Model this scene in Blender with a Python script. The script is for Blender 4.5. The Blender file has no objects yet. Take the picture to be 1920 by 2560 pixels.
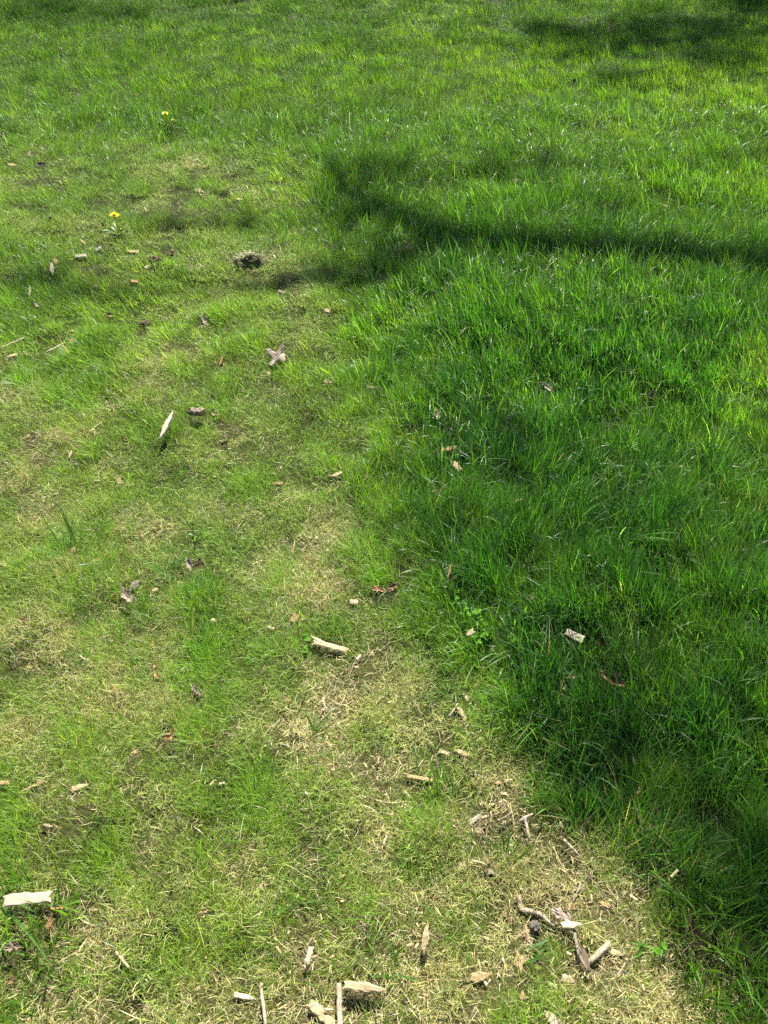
import bpy, bmesh, math, random
import numpy as np
from mathutils import Vector, Matrix, noise as mnoise
R = math.radians
scene = bpy.context.scene
C = scene.collection
random.seed(11); rng = np.random.default_rng(11)

# ------------------------------------------------------------------ camera
CAM_H, PITCH, FPX = 1.5, R(46.0), 1900.0
cam = bpy.data.cameras.new("camera"); camo = bpy.data.objects.new("camera", cam); C.objects.link(camo)
camo.location = (0, 0, CAM_H); camo.rotation_euler = (R(90) - PITCH, 0, 0)
cam.sensor_fit = 'VERTICAL'; cam.sensor_height = 24.0; cam.lens = 24.0 * FPX / 2560.0
cam.clip_start = 0.05; cam.clip_end = 800
cam.dof.use_dof = True; cam.dof.focus_distance = 2.6; cam.dof.aperture_fstop = 16.0
scene.camera = camo

# ------------------------------------------------------------------ light
SUN_EL, SUN_AZ = R(50), R(9)
SUNV = Vector((math.sin(SUN_AZ) * math.cos(SUN_EL), math.cos(SUN_AZ) * math.cos(SUN_EL), math.sin(SUN_EL)))
w = bpy.data.worlds.new("World"); scene.world = w; w.use_nodes = True
nt = w.node_tree; bg = nt.nodes["Background"]
sky = nt.nodes.new("ShaderNodeTexSky"); sky.sky_type = 'NISHITA'; sky.sun_disc = False
sky.sun_elevation = SUN_EL; sky.sun_rotation = SUN_AZ
nt.links.new(sky.outputs[0], bg.inputs[0]); bg.inputs[1].default_value = 0.06
sl = bpy.data.lights.new("sun", 'SUN'); sl.energy = 5.0; sl.angle = R(0.53); sl.color = (1.0, 0.95, 0.86)
so = bpy.data.objects.new("sun", sl); C.objects.link(so)
so.rotation_euler = (-SUNV).to_track_quat('-Z', 'Y').to_euler(); so.location = SUNV * 30
vs = scene.view_settings; vs.view_transform = 'Standard'; vs.look = 'None'; vs.gamma = 1; vs.use_curve_mapping = False
vs.exposure = 1.85
cy = scene.cycles
cy.max_bounces = 5; cy.diffuse_bounces = 2; cy.glossy_bounces = 2; cy.transmission_bounces = 4; cy.transparent_max_bounces = 4
cy.use_denoising = False; cy.use_adaptive_sampling = True; cy.adaptive_threshold = 0.03

# ------------------------------------------------------------------ helpers
sP, cP = math.sin(PITCH), math.cos(PITCH)
def at(u, v, z=0.0):
    dx, dy = (u - 960) / FPX, (1280 - v) / FPX
    rx, ry, rz = dx, cP + dy * sP, -sP + dy * cP
    t = (CAM_H - z) / -rz
    return Vector((rx * t, ry * t, z))
def depth(p): return p.y * cP + (CAM_H - p.z) * sP

def hash2(ix, iy, seed):
    n = (ix.astype(np.int64) * 374761393 + iy.astype(np.int64) * 668265263 + seed * 974634777) & 0xffffffff
    n = ((n ^ (n >> 13)) * 1274126177) & 0xffffffff
    return ((n ^ (n >> 16)) & 0xffff) / 65535.0
def vn(x, y, s, seed):
    x = np.asarray(x, float) / s; y = np.asarray(y, float) / s
    ix, iy = np.floor(x), np.floor(y); fx, fy = x - ix, y - iy
    fx = fx * fx * (3 - 2 * fx); fy = fy * fy * (3 - 2 * fy)
    a, b = hash2(ix, iy, seed), hash2(ix + 1, iy, seed)
    c, d = hash2(ix, iy + 1, seed), hash2(ix + 1, iy + 1, seed)
    return (a * (1 - fx) + b * fx) * (1 - fy) + (c * (1 - fx) + d * fx) * fy
def fbm(x, y, s, seed, o=3):
    t = 0; a = 1; n = 0
    for k in range(o):
        t = t + a * vn(x, y, s / 2 ** k, seed + 17 * k); n += a; a *= .5
    return t / n

# the state of the turf, surveyed at stations on the ground: L = how tall and dense it stands, D = how much is dead straw
US = [0, 240, 480, 720, 960, 1200, 1440, 1680, 1920]
VS = [0, 150, 300, 450, 600, 750, 900, 1050, 1200, 1350, 1500, 1650, 1800, 1950, 2100, 2250, 2400, 2560]
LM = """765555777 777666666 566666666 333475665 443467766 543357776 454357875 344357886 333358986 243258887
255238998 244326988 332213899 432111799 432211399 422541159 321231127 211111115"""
DM = """000000000 000000000 111000000 212100000 212100000 211200000 313100001 342200001 333210001 433420000
432430000 552551000 444563000 334577200 346567510 456457830 577668852 688888873"""
LG = np.array([[int(c) for c in r] for r in LM.split()], float); DG = np.array([[int(c) for c in r] for r in DM.split()], float)
_sy = np.array([at(960, v).y for v in VS])                       # distance of each row of stations
_sw = np.array([at(1920, v).x for v in VS])                      # half width spanned by each row
def survey(G, x, y):
    yy = np.clip(y, _sy[-1], _sy[0])
    r = np.interp(-yy, -_sy, np.arange(len(VS)))
    hw = np.interp(-yy, -_sy, _sw)
    c = np.clip((x / hw + 1) * 4, 0, 8)
    r0 = np.clip(np.floor(r).astype(int), 0, len(VS) - 2); c0 = np.clip(np.floor(c).astype(int), 0, 7)
    fr, fc = r - r0, c - c0
    fc = fc * fc * (3 - 2 * fc)
    return (G[r0, c0] * (1 - fc) + G[r0, c0 + 1] * fc) * (1 - fr) + (G[r0 + 1, c0] * (1 - fc) + G[r0 + 1, c0 + 1] * fc) * fr
def warp(x, y):
    k = .035 + .022 * np.clip(y, 0, 6)
    return x + (fbm(x, y, .22, 3) - .5) * k * 3, y + (fbm(x, y, .25, 5) - .5) * k * 3
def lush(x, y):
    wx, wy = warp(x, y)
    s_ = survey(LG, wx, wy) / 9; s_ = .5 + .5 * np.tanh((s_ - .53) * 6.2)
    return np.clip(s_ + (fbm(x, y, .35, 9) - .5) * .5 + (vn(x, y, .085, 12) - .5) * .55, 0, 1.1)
def dryness(x, y):
    wx, wy = warp(x + 7, y + 3); wx -= 7; wy -= 3
    d = survey(DG, wx, wy) / 9
    return np.clip(d * (1 + (fbm(x, y, .13, 21) - .5) * 3.4) , 0, 1)

# hollows scraped in the turf: u, v, radius x, radius y, depth
PITS = [(626, 668, .062, .045, .012), (572, 487, .10, .05, .03), (1521, 545, .07, .05, .03), (380, 2508, .026, .024, .035),
        (486, 660, .05, .05, .018), (285, 1005, .05, .04, .02), (1370, 790, .0, .0, 0)]
PITW = [(at(u, v), rx, ry, d) for u, v, rx, ry, d in PITS if rx]
def pit(x, y):
    m = np.zeros(np.shape(x))
    for p, rx, ry, d in PITW:
        q = ((x - p.x) / rx) ** 2 + ((y - p.y) / ry) ** 2
        m = np.maximum(m, np.exp(-q ** 2 * 1.2))
    return m
def gz(x, y):
    x = np.asarray(x, float); y = np.asarray(y, float)
    z = (fbm(x, y, .9, 31) - .5) * .05 + (fbm(x, y, .22, 33, 2) - .5) * .026 + (vn(x, y, .07, 35) - .5) * .018
    z = z * np.clip(1.2 - (np.abs(x) + np.abs(y - 4)) / 40, 0, 1)
    for p, rx, ry, d in PITW:
        q = ((x - p.x) / rx) ** 2 + ((y - p.y) / ry) ** 2
        z = z - d * np.exp(-q ** 2 * 1.2)
    return z
def gzf(x, y): return float(gz(np.array([x]), np.array([y]))[0])

def tag(o, label=None, cat=None, group=None, kind=None):
    if label: o["label"] = label
    if cat: o["category"] = cat
    if group: o["group"] = group
    if kind: o["kind"] = kind
    return o
def link(name, me, mat, parent=None):
    o = bpy.data.objects.new(name, me); C.objects.link(o)
    if mat and not me.materials: me.materials.append(mat)
    if parent: o.parent = parent
    return o
def empty(name, loc):
    o = bpy.data.objects.new(name, None); C.objects.link(o); o.location = loc; o.empty_display_size = .02
    return o
def mesh_from(verts, faces, smooth=True):
    me = bpy.data.meshes.new("m"); me.from_pydata([tuple(v) for v in verts], [], faces); me.update()
    if smooth: me.polygons.foreach_set("use_smooth", [True] * len(me.polygons))
    return me

# ------------------------------------------------------------------ materials
def new_mat(name):
    m = bpy.data.materials.new(name); m.use_nodes = True
    n = m.node_tree; n.nodes.clear()
    out = n.nodes.new("ShaderNodeOutputMaterial")
    return m, n, out
def plant_mat(name, attr=True, col=(.1, .2, .03), trans=.52, rough=.4, spec=.36, tboost=(1.75, 1.7, .6)):
    m, n, out = new_mat(name)
    p = n.nodes.new("ShaderNodeBsdfPrincipled"); p.inputs["Roughness"].default_value = rough
    p.inputs["Specular IOR Level"].default_value = spec
    t = n.nodes.new("ShaderNodeBsdfTranslucent"); mx = n.nodes.new("ShaderNodeMixShader"); mx.inputs[0].default_value = trans
    if attr:
        a = n.nodes.new("ShaderNodeAttribute"); a.attribute_name = "tint"; src = a.outputs["Color"]
    else:
        tc = n.nodes.new("ShaderNodeTexCoord"); nz = n.nodes.new("ShaderNodeTexNoise"); nz.inputs["Scale"].default_value = 60
        n.links.new(tc.outputs["Object"], nz.inputs["Vector"])
        cr = n.nodes.new("ShaderNodeValToRGB"); cr.color_ramp.elements[0].position = .3; cr.color_ramp.elements[1].position = .7
        cr.color_ramp.elements[0].color = (*[c * .7 for c in col], 1); cr.color_ramp.elements[1].color = (*[c * 1.2 for c in col], 1)
        n.links.new(nz.outputs["Fac"], cr.inputs[0]); src = cr.outputs[0]
    mul = n.nodes.new("ShaderNodeMix"); mul.data_type = 'RGBA'; mul.blend_type = 'MULTIPLY'; mul.inputs[0].default_value = 1
    mul.inputs[7].default_value = (*tboost, 1)
    n.links.new(src, mul.inputs[6]); n.links.new(src, p.inputs["Base Color"]); n.links.new(mul.outputs[2], t.inputs["Color"])
    n.links.new(p.outputs[0], mx.inputs[1]); n.links.new(t.outputs[0], mx.inputs[2]); n.links.new(mx.outputs[0], out.inputs[0])
    return m
M_GRASS = plant_mat("grass_blade")
M_STRAW = plant_mat("dead_straw", trans=.25, rough=.6, spec=.2, tboost=(1, 1, 1))
def wood_mat(name, dark, light, rough=.75, scale=(40, 260, 260), spots=None, bump=.35, pos=(.3, .72)):
    m, n, out = new_mat(name)
    p = n.nodes.new("ShaderNodeBsdfPrincipled"); p.inputs["Roughness"].default_value = rough; p.inputs["Specular IOR Level"].default_value = .25
    tc = n.nodes.new("ShaderNodeTexCoord"); mp = n.nodes.new("ShaderNodeMapping"); mp.inputs["Scale"].default_value = scale
    nz = n.nodes.new("ShaderNodeTexNoise"); nz.inputs["Scale"].default_value = 1; nz.inputs["Detail"].default_value = 5
    oi = n.nodes.new("ShaderNodeObjectInfo"); vm = n.nodes.new("ShaderNodeVectorMath"); vm.operation = 'ADD'
    sc = n.nodes.new("ShaderNodeVectorMath"); sc.operation = 'SCALE'; sc.inputs[3].default_value = 1
    n.links.new(tc.outputs["Object"], mp.inputs["Vector"]); n.links.new(oi.outputs["Location"], sc.inputs[0])
    n.links.new(mp.outputs[0], vm.inputs[0]); n.links.new(sc.outputs[0], vm.inputs[1]); n.links.new(vm.outputs[0], nz.inputs["Vector"])
    cr = n.nodes.new("ShaderNodeValToRGB"); e = cr.color_ramp.elements
    e[0].position = pos[0]; e[0].color = (*dark, 1); e[1].position = pos[1]; e[1].color = (*light, 1)
    n.links.new(nz.outputs["Fac"], cr.inputs[0])
    n.links.new(cr.outputs[0], p.inputs["Base Color"])
    b = n.nodes.new("ShaderNodeBump"); b.inputs["Strength"].default_value = bump; b.inputs["Distance"].default_value = .002
    n.links.new(nz.outputs["Fac"], b.inputs["Height"]); n.links.new(b.outputs[0], p.inputs["Normal"])
    n.links.new(p.outputs[0], out.inputs[0])
    return m
MW = {
 'pale': wood_mat("pale_wood", (.25, .18, .09), (.40, .31, .175)),
 'white': wood_mat("bleached_wood", (.31, .25, .155), (.48, .41, .29)),
 'tan': wood_mat("tan_wood", (.17, .11, .048), (.31, .22, .11)),
 'grey': wood_mat("weathered_wood", (.12, .10, .075), (.28, .245, .19)),
 'pink': wood_mat("pinkish_bark", (.24, .175, .115), (.38, .30, .21)),
 'bark': wood_mat("dark_bark", (.035, .025, .018), (.26, .20, .14), scale=(120, 300, 300), bump=.8),
 'orange': wood_mat("orange_brown_wood", (.17, .08, .03), (.33, .19, .08)),
 'dark': wood_mat("dark_rotten_wood", (.02, .014, .01), (.10, .06, .035), bump=.8),
 'twig': wood_mat("twig_bark", (.16, .12, .085), (.42, .34, .25), scale=(160, 160, 160)),
 'stone': wood_mat("ribbed_grey", (.03, .026, .02), (.13, .115, .095), scale=(90, 400, 400), bump=.9),
 'soilshade': wood_mat("shade_dark_soil", (.018, .022, .009), (.065, .070, .028), scale=(150, 150, 150), rough=.95, bump=1),  # dark green-brown standing in for shade on the turf clod
 'soil': wood_mat("crumbly_soil", (.03, .018, .01), (.13, .085, .05), scale=(150, 150, 150), rough=.95, bump=1),
}
def leaf_mat(name, a, b):
    m, n, out = new_mat(name)
    p = n.nodes.new("ShaderNodeBsdfPrincipled"); p.inputs["Roughness"].default_value = .5; p.inputs["Specular IOR Level"].default_value = .35
    tc = n.nodes.new("ShaderNodeTexCoord"); nz = n.nodes.new("ShaderNodeTexNoise"); nz.inputs["Scale"].default_value = 70; nz.inputs["Detail"].default_value = 6
    wv = n.nodes.new("ShaderNodeTexWave"); wv.wave_type = 'BANDS'; wv.bands_direction = 'DIAGONAL'; wv.inputs["Scale"].default_value = 55; wv.inputs["Distortion"].default_value = 3
    cr = n.nodes.new("ShaderNodeValToRGB"); e = cr.color_ramp.elements
    e[0].position = .3; e[0].color = (*a, 1); e[1].position = .7; e[1].color = (*b, 1)
    n.links.new(tc.outputs["Object"], nz.inputs["Vector"]); n.links.new(tc.outputs["Object"], wv.inputs["Vector"])
    n.links.new(nz.outputs["Fac"], cr.inputs[0]); n.links.new(cr.outputs[0], p.inputs["Base Color"])
    bp = n.nodes.new("ShaderNodeBump"); bp.inputs["Strength"].default_value = .4; bp.inputs["Distance"].default_value = .0008
    n.links.new(wv.outputs["Fac"], bp.inputs["Height"]); n.links.new(bp.outputs[0], p.inputs["Normal"])
    t = n.nodes.new("ShaderNodeBsdfTranslucent"); n.links.new(cr.outputs[0], t.inputs["Color"])
    mx = n.nodes.new("ShaderNodeMixShader"); mx.inputs[0].default_value = .22
    n.links.new(p.outputs[0], mx.inputs[1]); n.links.new(t.outputs[0], mx.inputs[2]); n.links.new(mx.outputs[0], out.inputs[0])
    return m
ML = {
 'oakleaf': leaf_mat("oak_leaf_grey_brown", (.09, .07, .04), (.17, .13, .085)),
 'brown': leaf_mat("brown_leaf", (.09, .045, .02), (.21, .115, .055)),
 'dark': leaf_mat("dark_leaf", (.022, .012, .007), (.07, .035, .02)),
 'tan': leaf_mat("tan_leaf", (.19, .125, .06), (.33, .235, .125)),
 'grey': leaf_mat("grey_leaf", (.13, .10, .065), (.25, .195, .13)),
 'pale': leaf_mat("pale_leaf", (.25, .19, .135), (.40, .33, .25)),
 'red': leaf_mat("russet_leaf", (.09, .03, .015), (.19, .07, .035)),
 'orange': leaf_mat("orange_leaf", (.20, .10, .04), (.37, .21, .09)),
}
M_YEL = plant_mat("dandelion_yellow", attr=False, col=(.85, .72, .01), trans=.3, tboost=(1, 1, 1))
M_DGR = plant_mat("dandelion_green", attr=False, col=(.10, .18, .04))
M_DEAD = plant_mat("dead_blade", attr=False, col=(.42, .37, .19), trans=.2, tboost=(1, 1, 1))
M_STEM = plant_mat("pale_stem", attr=False, col=(.22, .26, .09))
M_CLOV = plant_mat("clover_leaf", attr=False, col=(.10, .26, .022), spec=.12, rough=.6)
M_BLADE = plant_mat("coarse_blade", attr=False, col=(.075, .17, .028))
M_BLADEP = plant_mat("coarse_blade_bluish", attr=False, col=(.13, .24, .09), rough=.3, spec=.6)

# ------------------------------------------------------------------ ground: one sheet out to the horizon
def axis(lo, hi, step, far):
    a = list(np.arange(lo, hi + 1e-6, step)); s = step
    b = []; x = hi
    while x < far: s *= 1.35; x += s; b.append(x)
    s = step; c = []; x = lo
    while x > -far: s *= 1.35; x -= s; c.append(x)
    return np.array(c[::-1] + a + b)
gx, gy = axis(-4.2, 4.2, .035, 300), axis(-.4, 8.6, .035, 300)
X, Y = np.meshgrid(gx, gy); Zg = gz(X, Y)
nx, ny = len(gx), len(gy)
co = np.stack([X, Y, Zg], -1).reshape(-1, 3)
i = np.arange(ny - 1)[:, None] * nx + np.arange(nx - 1)[None, :]
q = np.stack([i, i + 1, i + nx + 1, i + nx], -1).reshape(-1, 4)
def np_mesh(name, co, loops, sizes, smooth=False):
    me = bpy.data.meshes.new(name); me.vertices.add(len(co)); me.vertices.foreach_set("co", np.ascontiguousarray(co, np.float32).ravel())
    me.loops.add(len(loops)); me.loops.foreach_set("vertex_index", loops.astype(np.int32).ravel())
    st = np.concatenate([[0], np.cumsum(sizes)[:-1]]).astype(np.int32)
    me.polygons.add(len(sizes)); me.polygons.foreach_set("loop_start", st)
    try: me.polygons.foreach_set("loop_total", sizes.astype(np.int32))
    except Exception: pass
    me.update(calc_edges=True)
    if smooth: me.polygons.foreach_set("use_smooth", np.ones(len(sizes), bool))
    return me
gme = np_mesh("ground", co, q.ravel(), np.full(len(q), 4), True)
dry_v = dryness(X, Y).ravel(); pit_v = pit(X, Y).ravel()
near = np.clip(1 - (np.maximum(np.abs(X) - 4.2, 0) + np.maximum(np.abs(Y - 4) - 4.6, 0)) / 6, 0, 1).ravel()
ca = gme.color_attributes.new("tint", 'FLOAT_COLOR', 'POINT')
base = np.array([.018, .022, .007]) * (1 - dry_v[:, None]) + np.array([.060, .052, .022]) * dry_v[:, None]  # soil tone darkened so gaps between the blades read as deep shade
base = base * (1 - pit_v[:, None]) + np.array([.035, .022, .013]) * pit_v[:, None]
base = base * near[:, None] + np.array([.06, .11, .022]) * (1 - near[:, None])
ca.data.foreach_set("color", np.concatenate([base, np.ones((len(base), 1))], 1).astype(np.float32).ravel())
m, n, out = new_mat("turf_soil")
p = n.nodes.new("ShaderNodeBsdfPrincipled"); p.inputs["Roughness"].default_value = .95; p.inputs["Specular IOR Level"].default_value = .1
a = n.nodes.new("ShaderNodeAttribute"); a.attribute_name = "tint"
tc = n.nodes.new("ShaderNodeTexCoord"); nz = n.nodes.new("ShaderNodeTexNoise"); nz.inputs["Scale"].default_value = 120; nz.inputs["Detail"].default_value = 6
cr = n.nodes.new("ShaderNodeValToRGB"); cr.color_ramp.elements[0].color = (.45, .42, .4, 1); cr.color_ramp.elements[1].color = (1.4, 1.4, 1.4, 1)
mu = n.nodes.new("ShaderNodeMix"); mu.data_type = 'RGBA'; mu.blend_type = 'MULTIPLY'; mu.inputs[0].default_value = 1
bp = n.nodes.new("ShaderNodeBump"); bp.inputs["Strength"].default_value = 1; bp.inputs["Distance"].default_value = .008
n.links.new(tc.outputs["Object"], nz.inputs["Vector"]); n.links.new(nz.outputs["Fac"], cr.inputs[0])
n.links.new(a.outputs["Color"], mu.inputs[6]); n.links.new(cr.outputs[0], mu.inputs[7]); n.links.new(mu.outputs[2], p.inputs["Base Color"])
n.links.new(nz.outputs["Fac"], bp.inputs["Height"]); n.links.new(bp.outputs[0], p.inputs["Normal"]); n.links.new(p.outputs[0], out.inputs[0])
g = link("ground", gme, m); tag(g, kind="structure")

# ------------------------------------------------------------------ litter list (placed further down, needed first so that the grass lies flat under it)
# kind, u, v, length px, width px, angle (deg, picture sense, ccw), colour, tilt, label
CHIP, LEAF, TWIG, CLOD = "wood_chip", "dead_leaf", "twig", "soil_clump"
ITEMS = []
def I(*a): ITEMS.append(a)
# --- far and middle left
I(LEAF, 908, 171, 20, 12, 30, 'dark', 30, "dark curled leaf alone far out in the bright grass near the top")
I(LEAF, 999, 165, 11, 6, 10, 'brown', 20, "small brown leaf far out, right of the dark curled one near the top")
I(LEAF, 1435, 204, 12, 12, 60, 'dark', 40, "dark upright leaf bit far out below the shade at the top right")
I(LEAF, 1805, 263, 17, 9, -10, 'brown', 25, "brown leaf far out near the right edge below the shaded corner")
I(LEAF, 152, 124, 12, 7, 0, 'orange', 20, "tiny orange leaf far out at the top left")
I(LEAF, 9, 341, 24, 12, 10, 'tan', 20, "crumpled tan leaf cut by the left edge, level with the farther dandelion")
I(LEAF, 65, 353, 18, 8, 0, 'dark', 15, "flat dark leaf near the left edge, right of the crumpled tan one")
I(CHIP, 73, 384, 8, 9, 100, 'tan', 30, "small upright tan chip between the dark leaves at the far left")
I(CHIP, 31, 413, 20, 6, -5, 'tan', 10, "thin tan chip at the far left beside the chocolate brown leaf")
I(LEAF, 103, 412, 22, 13, -5, 'dark', 30, "chocolate brown curled leaf on the far left")
I(CHIP, 499, 477, 22, 8, -15, 'tan', 10, "tan chip on the left rim of the farther bare hollow")
I(CHIP, 599, 498, 12, 6, -10, 'pink', 10, "pale chip on the right rim of the farther bare hollow")
I(CHIP, 906, 292, 6, 12, 0, 'tan', 50, "small upright tan chip in the bright grass left of the top centre", {'t': .5})
I(TWIG, 1063, 470, 0, 4.5, 0, 'pale', 0, "long pale straw stalk slanting up out of the grass above the branch shadow", {'path': [(1047, 492), (1062, 472), (1080, 446)], 'rise': .05, 'cat': 'straw', 'name': 'straw_stalk'})
I(CLOD, 1289, 458, 24, 12, 0, 'dark', 0, "dark crumbly lump in the far grass right of the long straw stalk")
I(CHIP, 1660, 513, 24, 5, -20, 'tan', 15, "slim tan splinter in the sunlit grass above the branch shadow on the right")
I(CHIP, 1437, 520, 12, 5, 20, 'tan', 15, "small tan chip left of the far bare patch on the right", {})
I(CHIP, 1086, 577, 6, 9, 0, 'tan', 40, "tiny tan chip just above the branch shadow right of its fork")
I(LEAF, 1015, 612, 16, 12, 30, 'red', 25, "russet leaf hidden in the darkest part of the branch shadow")
I(LEAF, 952, 696, 6, 22, 20, 'grey', 45, "narrow greyish curled leaf standing in the shaded tall grass left of centre")
I(LEAF, 255, 566, 26, 13, 5, 'brown', 20, "ragged brown leaf left of the nearer dandelion")
I(LEAF, 128, 547, 8, 13, 20, 'dark', 40, "little dark leaf upright in the grass, far left of the nearer dandelion")
I(CHIP, 207, 604, 20, 4.5, -30, 'tan', 15, "thin tan splinter below the ragged brown leaf by the nearer dandelion")
I(CHIP, 246, 622, 18, 9, 50, 'grey', 20, "grey slanted chip below the nearer dandelion")
I(CHIP, 201, 640, 26, 10, 5, 'grey', 15, "flat grey bark flake left of the grey slanted chip")
I(CHIP, 333, 629, 24, 8, -3, 'tan', 10, "flat tan chip with a dark underside right of the nearer dandelion's base")
I(CLOD, 428, 634, 20, 12, 0, 'soil', 0, "brown earthy clump left of the shade darkened turf clod")
I(CLOD, 390, 651, 26, 15, 0, 'soil', 0, "larger earthy clump with dead grass on it, lower left of its neighbour")
I(CHIP, 139, 655, 16, 12, -50, 'tan', 25, "torn tan chip touching the top of the long white chip on the left", {'rag': .3})
I(CHIP, 130, 672, 30, 12, -65, 'white', 15, "long white chip standing steeply in the grass on the left")
I(CHIP, 366, 667, 8, 6, 0, 'white', 20, "tiny white chip below the two earthy clumps")
I(CHIP, 339, 704, 22, 9, -8, 'orange', 15, "buff pink chip lying flat below the two earthy clumps")
I(CHIP, 238, 713, 6, 18, -20, 'tan', 20, "faint yellowish splinter half buried left of the buff pink chip")
I(CHIP, 74, 728, 30, 9, -75, 'white', 20, "narrow bleached chip pointing down at the far left")
I(CHIP, 52, 696, 10, 7, -20, 'grey', 15, "small grey chip above the narrow bleached chip at the far left")
I(LEAF, 93, 761, 20, 12, -50, 'grey', 20, "pale greyish leaf fragment in the shade below the narrow bleached chip")
I(CHIP, 525, 731, 22, 9, -25, 'grey', 15, "dusty grey chip left of the dark brown leaf below the turf clod")
I(LEAF, 555, 737, 28, 12, -10, 'brown', 20, "dark brown leaf with a pale tip below the turf clod")
I(LEAF, 276, 788, 18, 16, -25, 'red', 30, "reddish brown curled leaf in the long grass on the left")
I(CLOD, 361, 810, 34, 15, 0, 'dark', 0, "dark brown matted clump between the reddish leaf and the torn tan chip")
I(CHIP, 471, 794, 6, 12, 0, 'tan', 30, "little tan chip just left of the torn pale leaf standing in the grass")
I(LEAF, 510, 798, 32, 16, -70, 'pale', 35, "torn pale leaf standing on edge in the left middle of the lawn")
I(CHIP, 180, 828, 10, 6, 10, 'tan', 10, "small tan chip above the pair of broken twigs at left")
I(CHIP, 185, 853, 18, 9, -20, 'orange', 10, "tan orange chip close to the right end of the broken twigs at left")
I(TWIG, 35, 855, 0, 4.5, 0, 'twig', 0, "bare twig at the left edge, left of the similar twig", {'path': [(2, 870), (25, 860), (60, 844)], 'side': [(3, 1, .3, .03)]})
I(TWIG, 140, 868, 0, 5, 0, 'twig', 0, "bare twig with a bent side shoot below the small tan chip at left", {'path': [(115, 881), (138, 870), (162, 857)], 'side': [(4, 1, -.4, .04)]})
I(CHIP, 29, 889, 20, 8, 15, 'pale', 10, "pale chip at the left edge under the bare twigs")
I(CHIP, 64, 883, 15, 4, -30, 'pale', 10, "pale sliver right of the chip under the bare twigs")
I(CHIP, 553, 901, 20, 6, 75, 'orange', 25, "orange tan sliver pointing up, left of the oak leaf")
I(LEAF, 690, 889, 56, 56, 0, 'oakleaf', 22, "large grey brown lobed oak leaf lying on the grass", {'shape': 'oak', 'curl': .25, 'fold': .12, 'lift': .035})
I(LEAF, 708, 897, 20, 14, -30, 'brown', 20, "crumpled brown leaf tucked under the right side of the oak leaf", {'curl': 1.2})
I(CHIP, 706, 888, 10, 8, 20, 'white', 20, "white flake on the right of the oak leaf", {'lift': .05})
I(CHIP, 672, 934, 10, 8, -60, 'pale', 20, "small pale chip just below the oak leaf")
I(CHIP, 703, 729, 16, 6, -15, 'pink', 15, "pale pinkish chip in thin shade right of the dark brown leaf")
I(CHIP, 818, 776, 14, 8, -20, 'pale', 15, "pale chip at the boundary of short and tall grass below the branch shadow")
I(LEAF, 820, 955, 22, 8, -12, 'tan', 15, "narrow tan leaf in the yellow green grass right of the oak leaf")
I(CHIP, 930, 968, 26, 5, -5, 'tan', 12, "slim tan splinter at the edge of the tall grass right of the oak leaf")
I(LEAF, 532, 994, 12, 20, 15, 'dark', 40, "blackish brown upright leaf above the cup shaped tan leaf")
I(CHIP, 492, 1029, 34, 15, -3, 'bark', 12, "thick dark bark piece with a pale top ridge", {'t': .9, 'rag': .25, 'point': .2, 'cat': 'bark', 'lift': .04})
I(LEAF, 534, 1032, 20, 13, -70, 'tan', 35, "cup shaped tan leaf right of the thick bark piece", {'curl': 1.3})
I(LEAF, 556, 1058, 10, 12, 0, 'brown', 30, "small brown leaf below the cup shaped tan leaf")
I(LEAF, 561, 1110, 20, 13, 20, 'dark', 25, "dark leaf below the cup shaped tan leaf and its small brown neighbour")
I(CHIP, 417, 1062, 66, 14, 72, 'white', 18, "long bleached stick of split wood left of the thick bark piece", {'t': .7, 'point': 1, 'rag': .3, 'lift': .045})
I(CHIP, 176, 1135, 18, 6, 85, 'pale', 15, "small pale upright chip in the left middle of the thin turf")
I(LEAF, 84, 1088, 12, 12, 20, 'dark', 20, "small dark leaf near the left edge by the dry patch")
I(LEAF, 212, 1076, 10, 9, 20, 'orange', 20, "tiny orange leaf right of the dry patch")
I(LEAF, 314, 1099, 9, 10, 20, 'brown', 20, "tiny brown leaf left of the long bleached stick")
I(CHIP, 299, 1205, 9, 18, 20, 'tan', 25, "tan chip upright between tall blades on the left")
I(LEAF, 249, 1201, 22, 9, 30, 'dark', 15, "dark leaf scrap left of the upright tan chip")
I(CHIP, 843, 1185, 28, 10, 22, 'pale', 15, "pale wedge shaped chip near the centre of the lawn", {'point': 1})
I(CHIP, 693, 1209, 30, 6, 3, 'tan', 10, "thin flat tan chip left of the pale wedge shaped chip")
# --- middle right
I(LEAF, 1093, 1036, 26, 14, -75, 'pale', 30, "dry pale leaf on edge in the tall grass right of centre")
I(LEAF, 1259, 1062, 22, 16, -35, 'dark', 30, "almost black curled leaf in the tall grass right of the dry pale leaf")
I(CHIP, 1122, 1122, 38, 10, 8, 'tan', 15, "ragged tan chip lying level in the tall grass", {'rag': .35})
I(CHIP, 1143, 1167, 24, 13, -55, 'pale', 20, "angular pale chip just below the ragged level one in tall grass", {'rag': .3})
I(CHIP, 1089, 1229, 15, 12, 10, 'tan', 20, "blunt tan chip at the left side of the tall grass")
I(LEAF, 1159, 1274, 9, 14, 0, 'orange', 25, "tiny pinkish leaf right and below the blunt tan chip")
I(LEAF, 1371, 971, 24, 13, -40, 'pale', 25, "pale pinkish grey leaf in the tall grass on the right")
I(LEAF, 1452, 971, 18, 5, -5, 'pale', 15, "narrow silvery blade like leaf right of the pale pinkish grey one")
I(LEAF, 1629, 988, 22, 18, 60, 'tan', 40, "curled tan leaf lit on top with a dark hollow, far right", {'curl': 1.6, 'fold': .9, 'lift': .055})
I(CHIP, 1297, 1251, 20, 8, 15, 'white', 15, "whitish chip at the middle of the tall grass below the black leaf")
I(LEAF, 1621, 1277, 20, 13, 15, 'tan', 25, "tan leaf just above the big coarse grass tuft")
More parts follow.
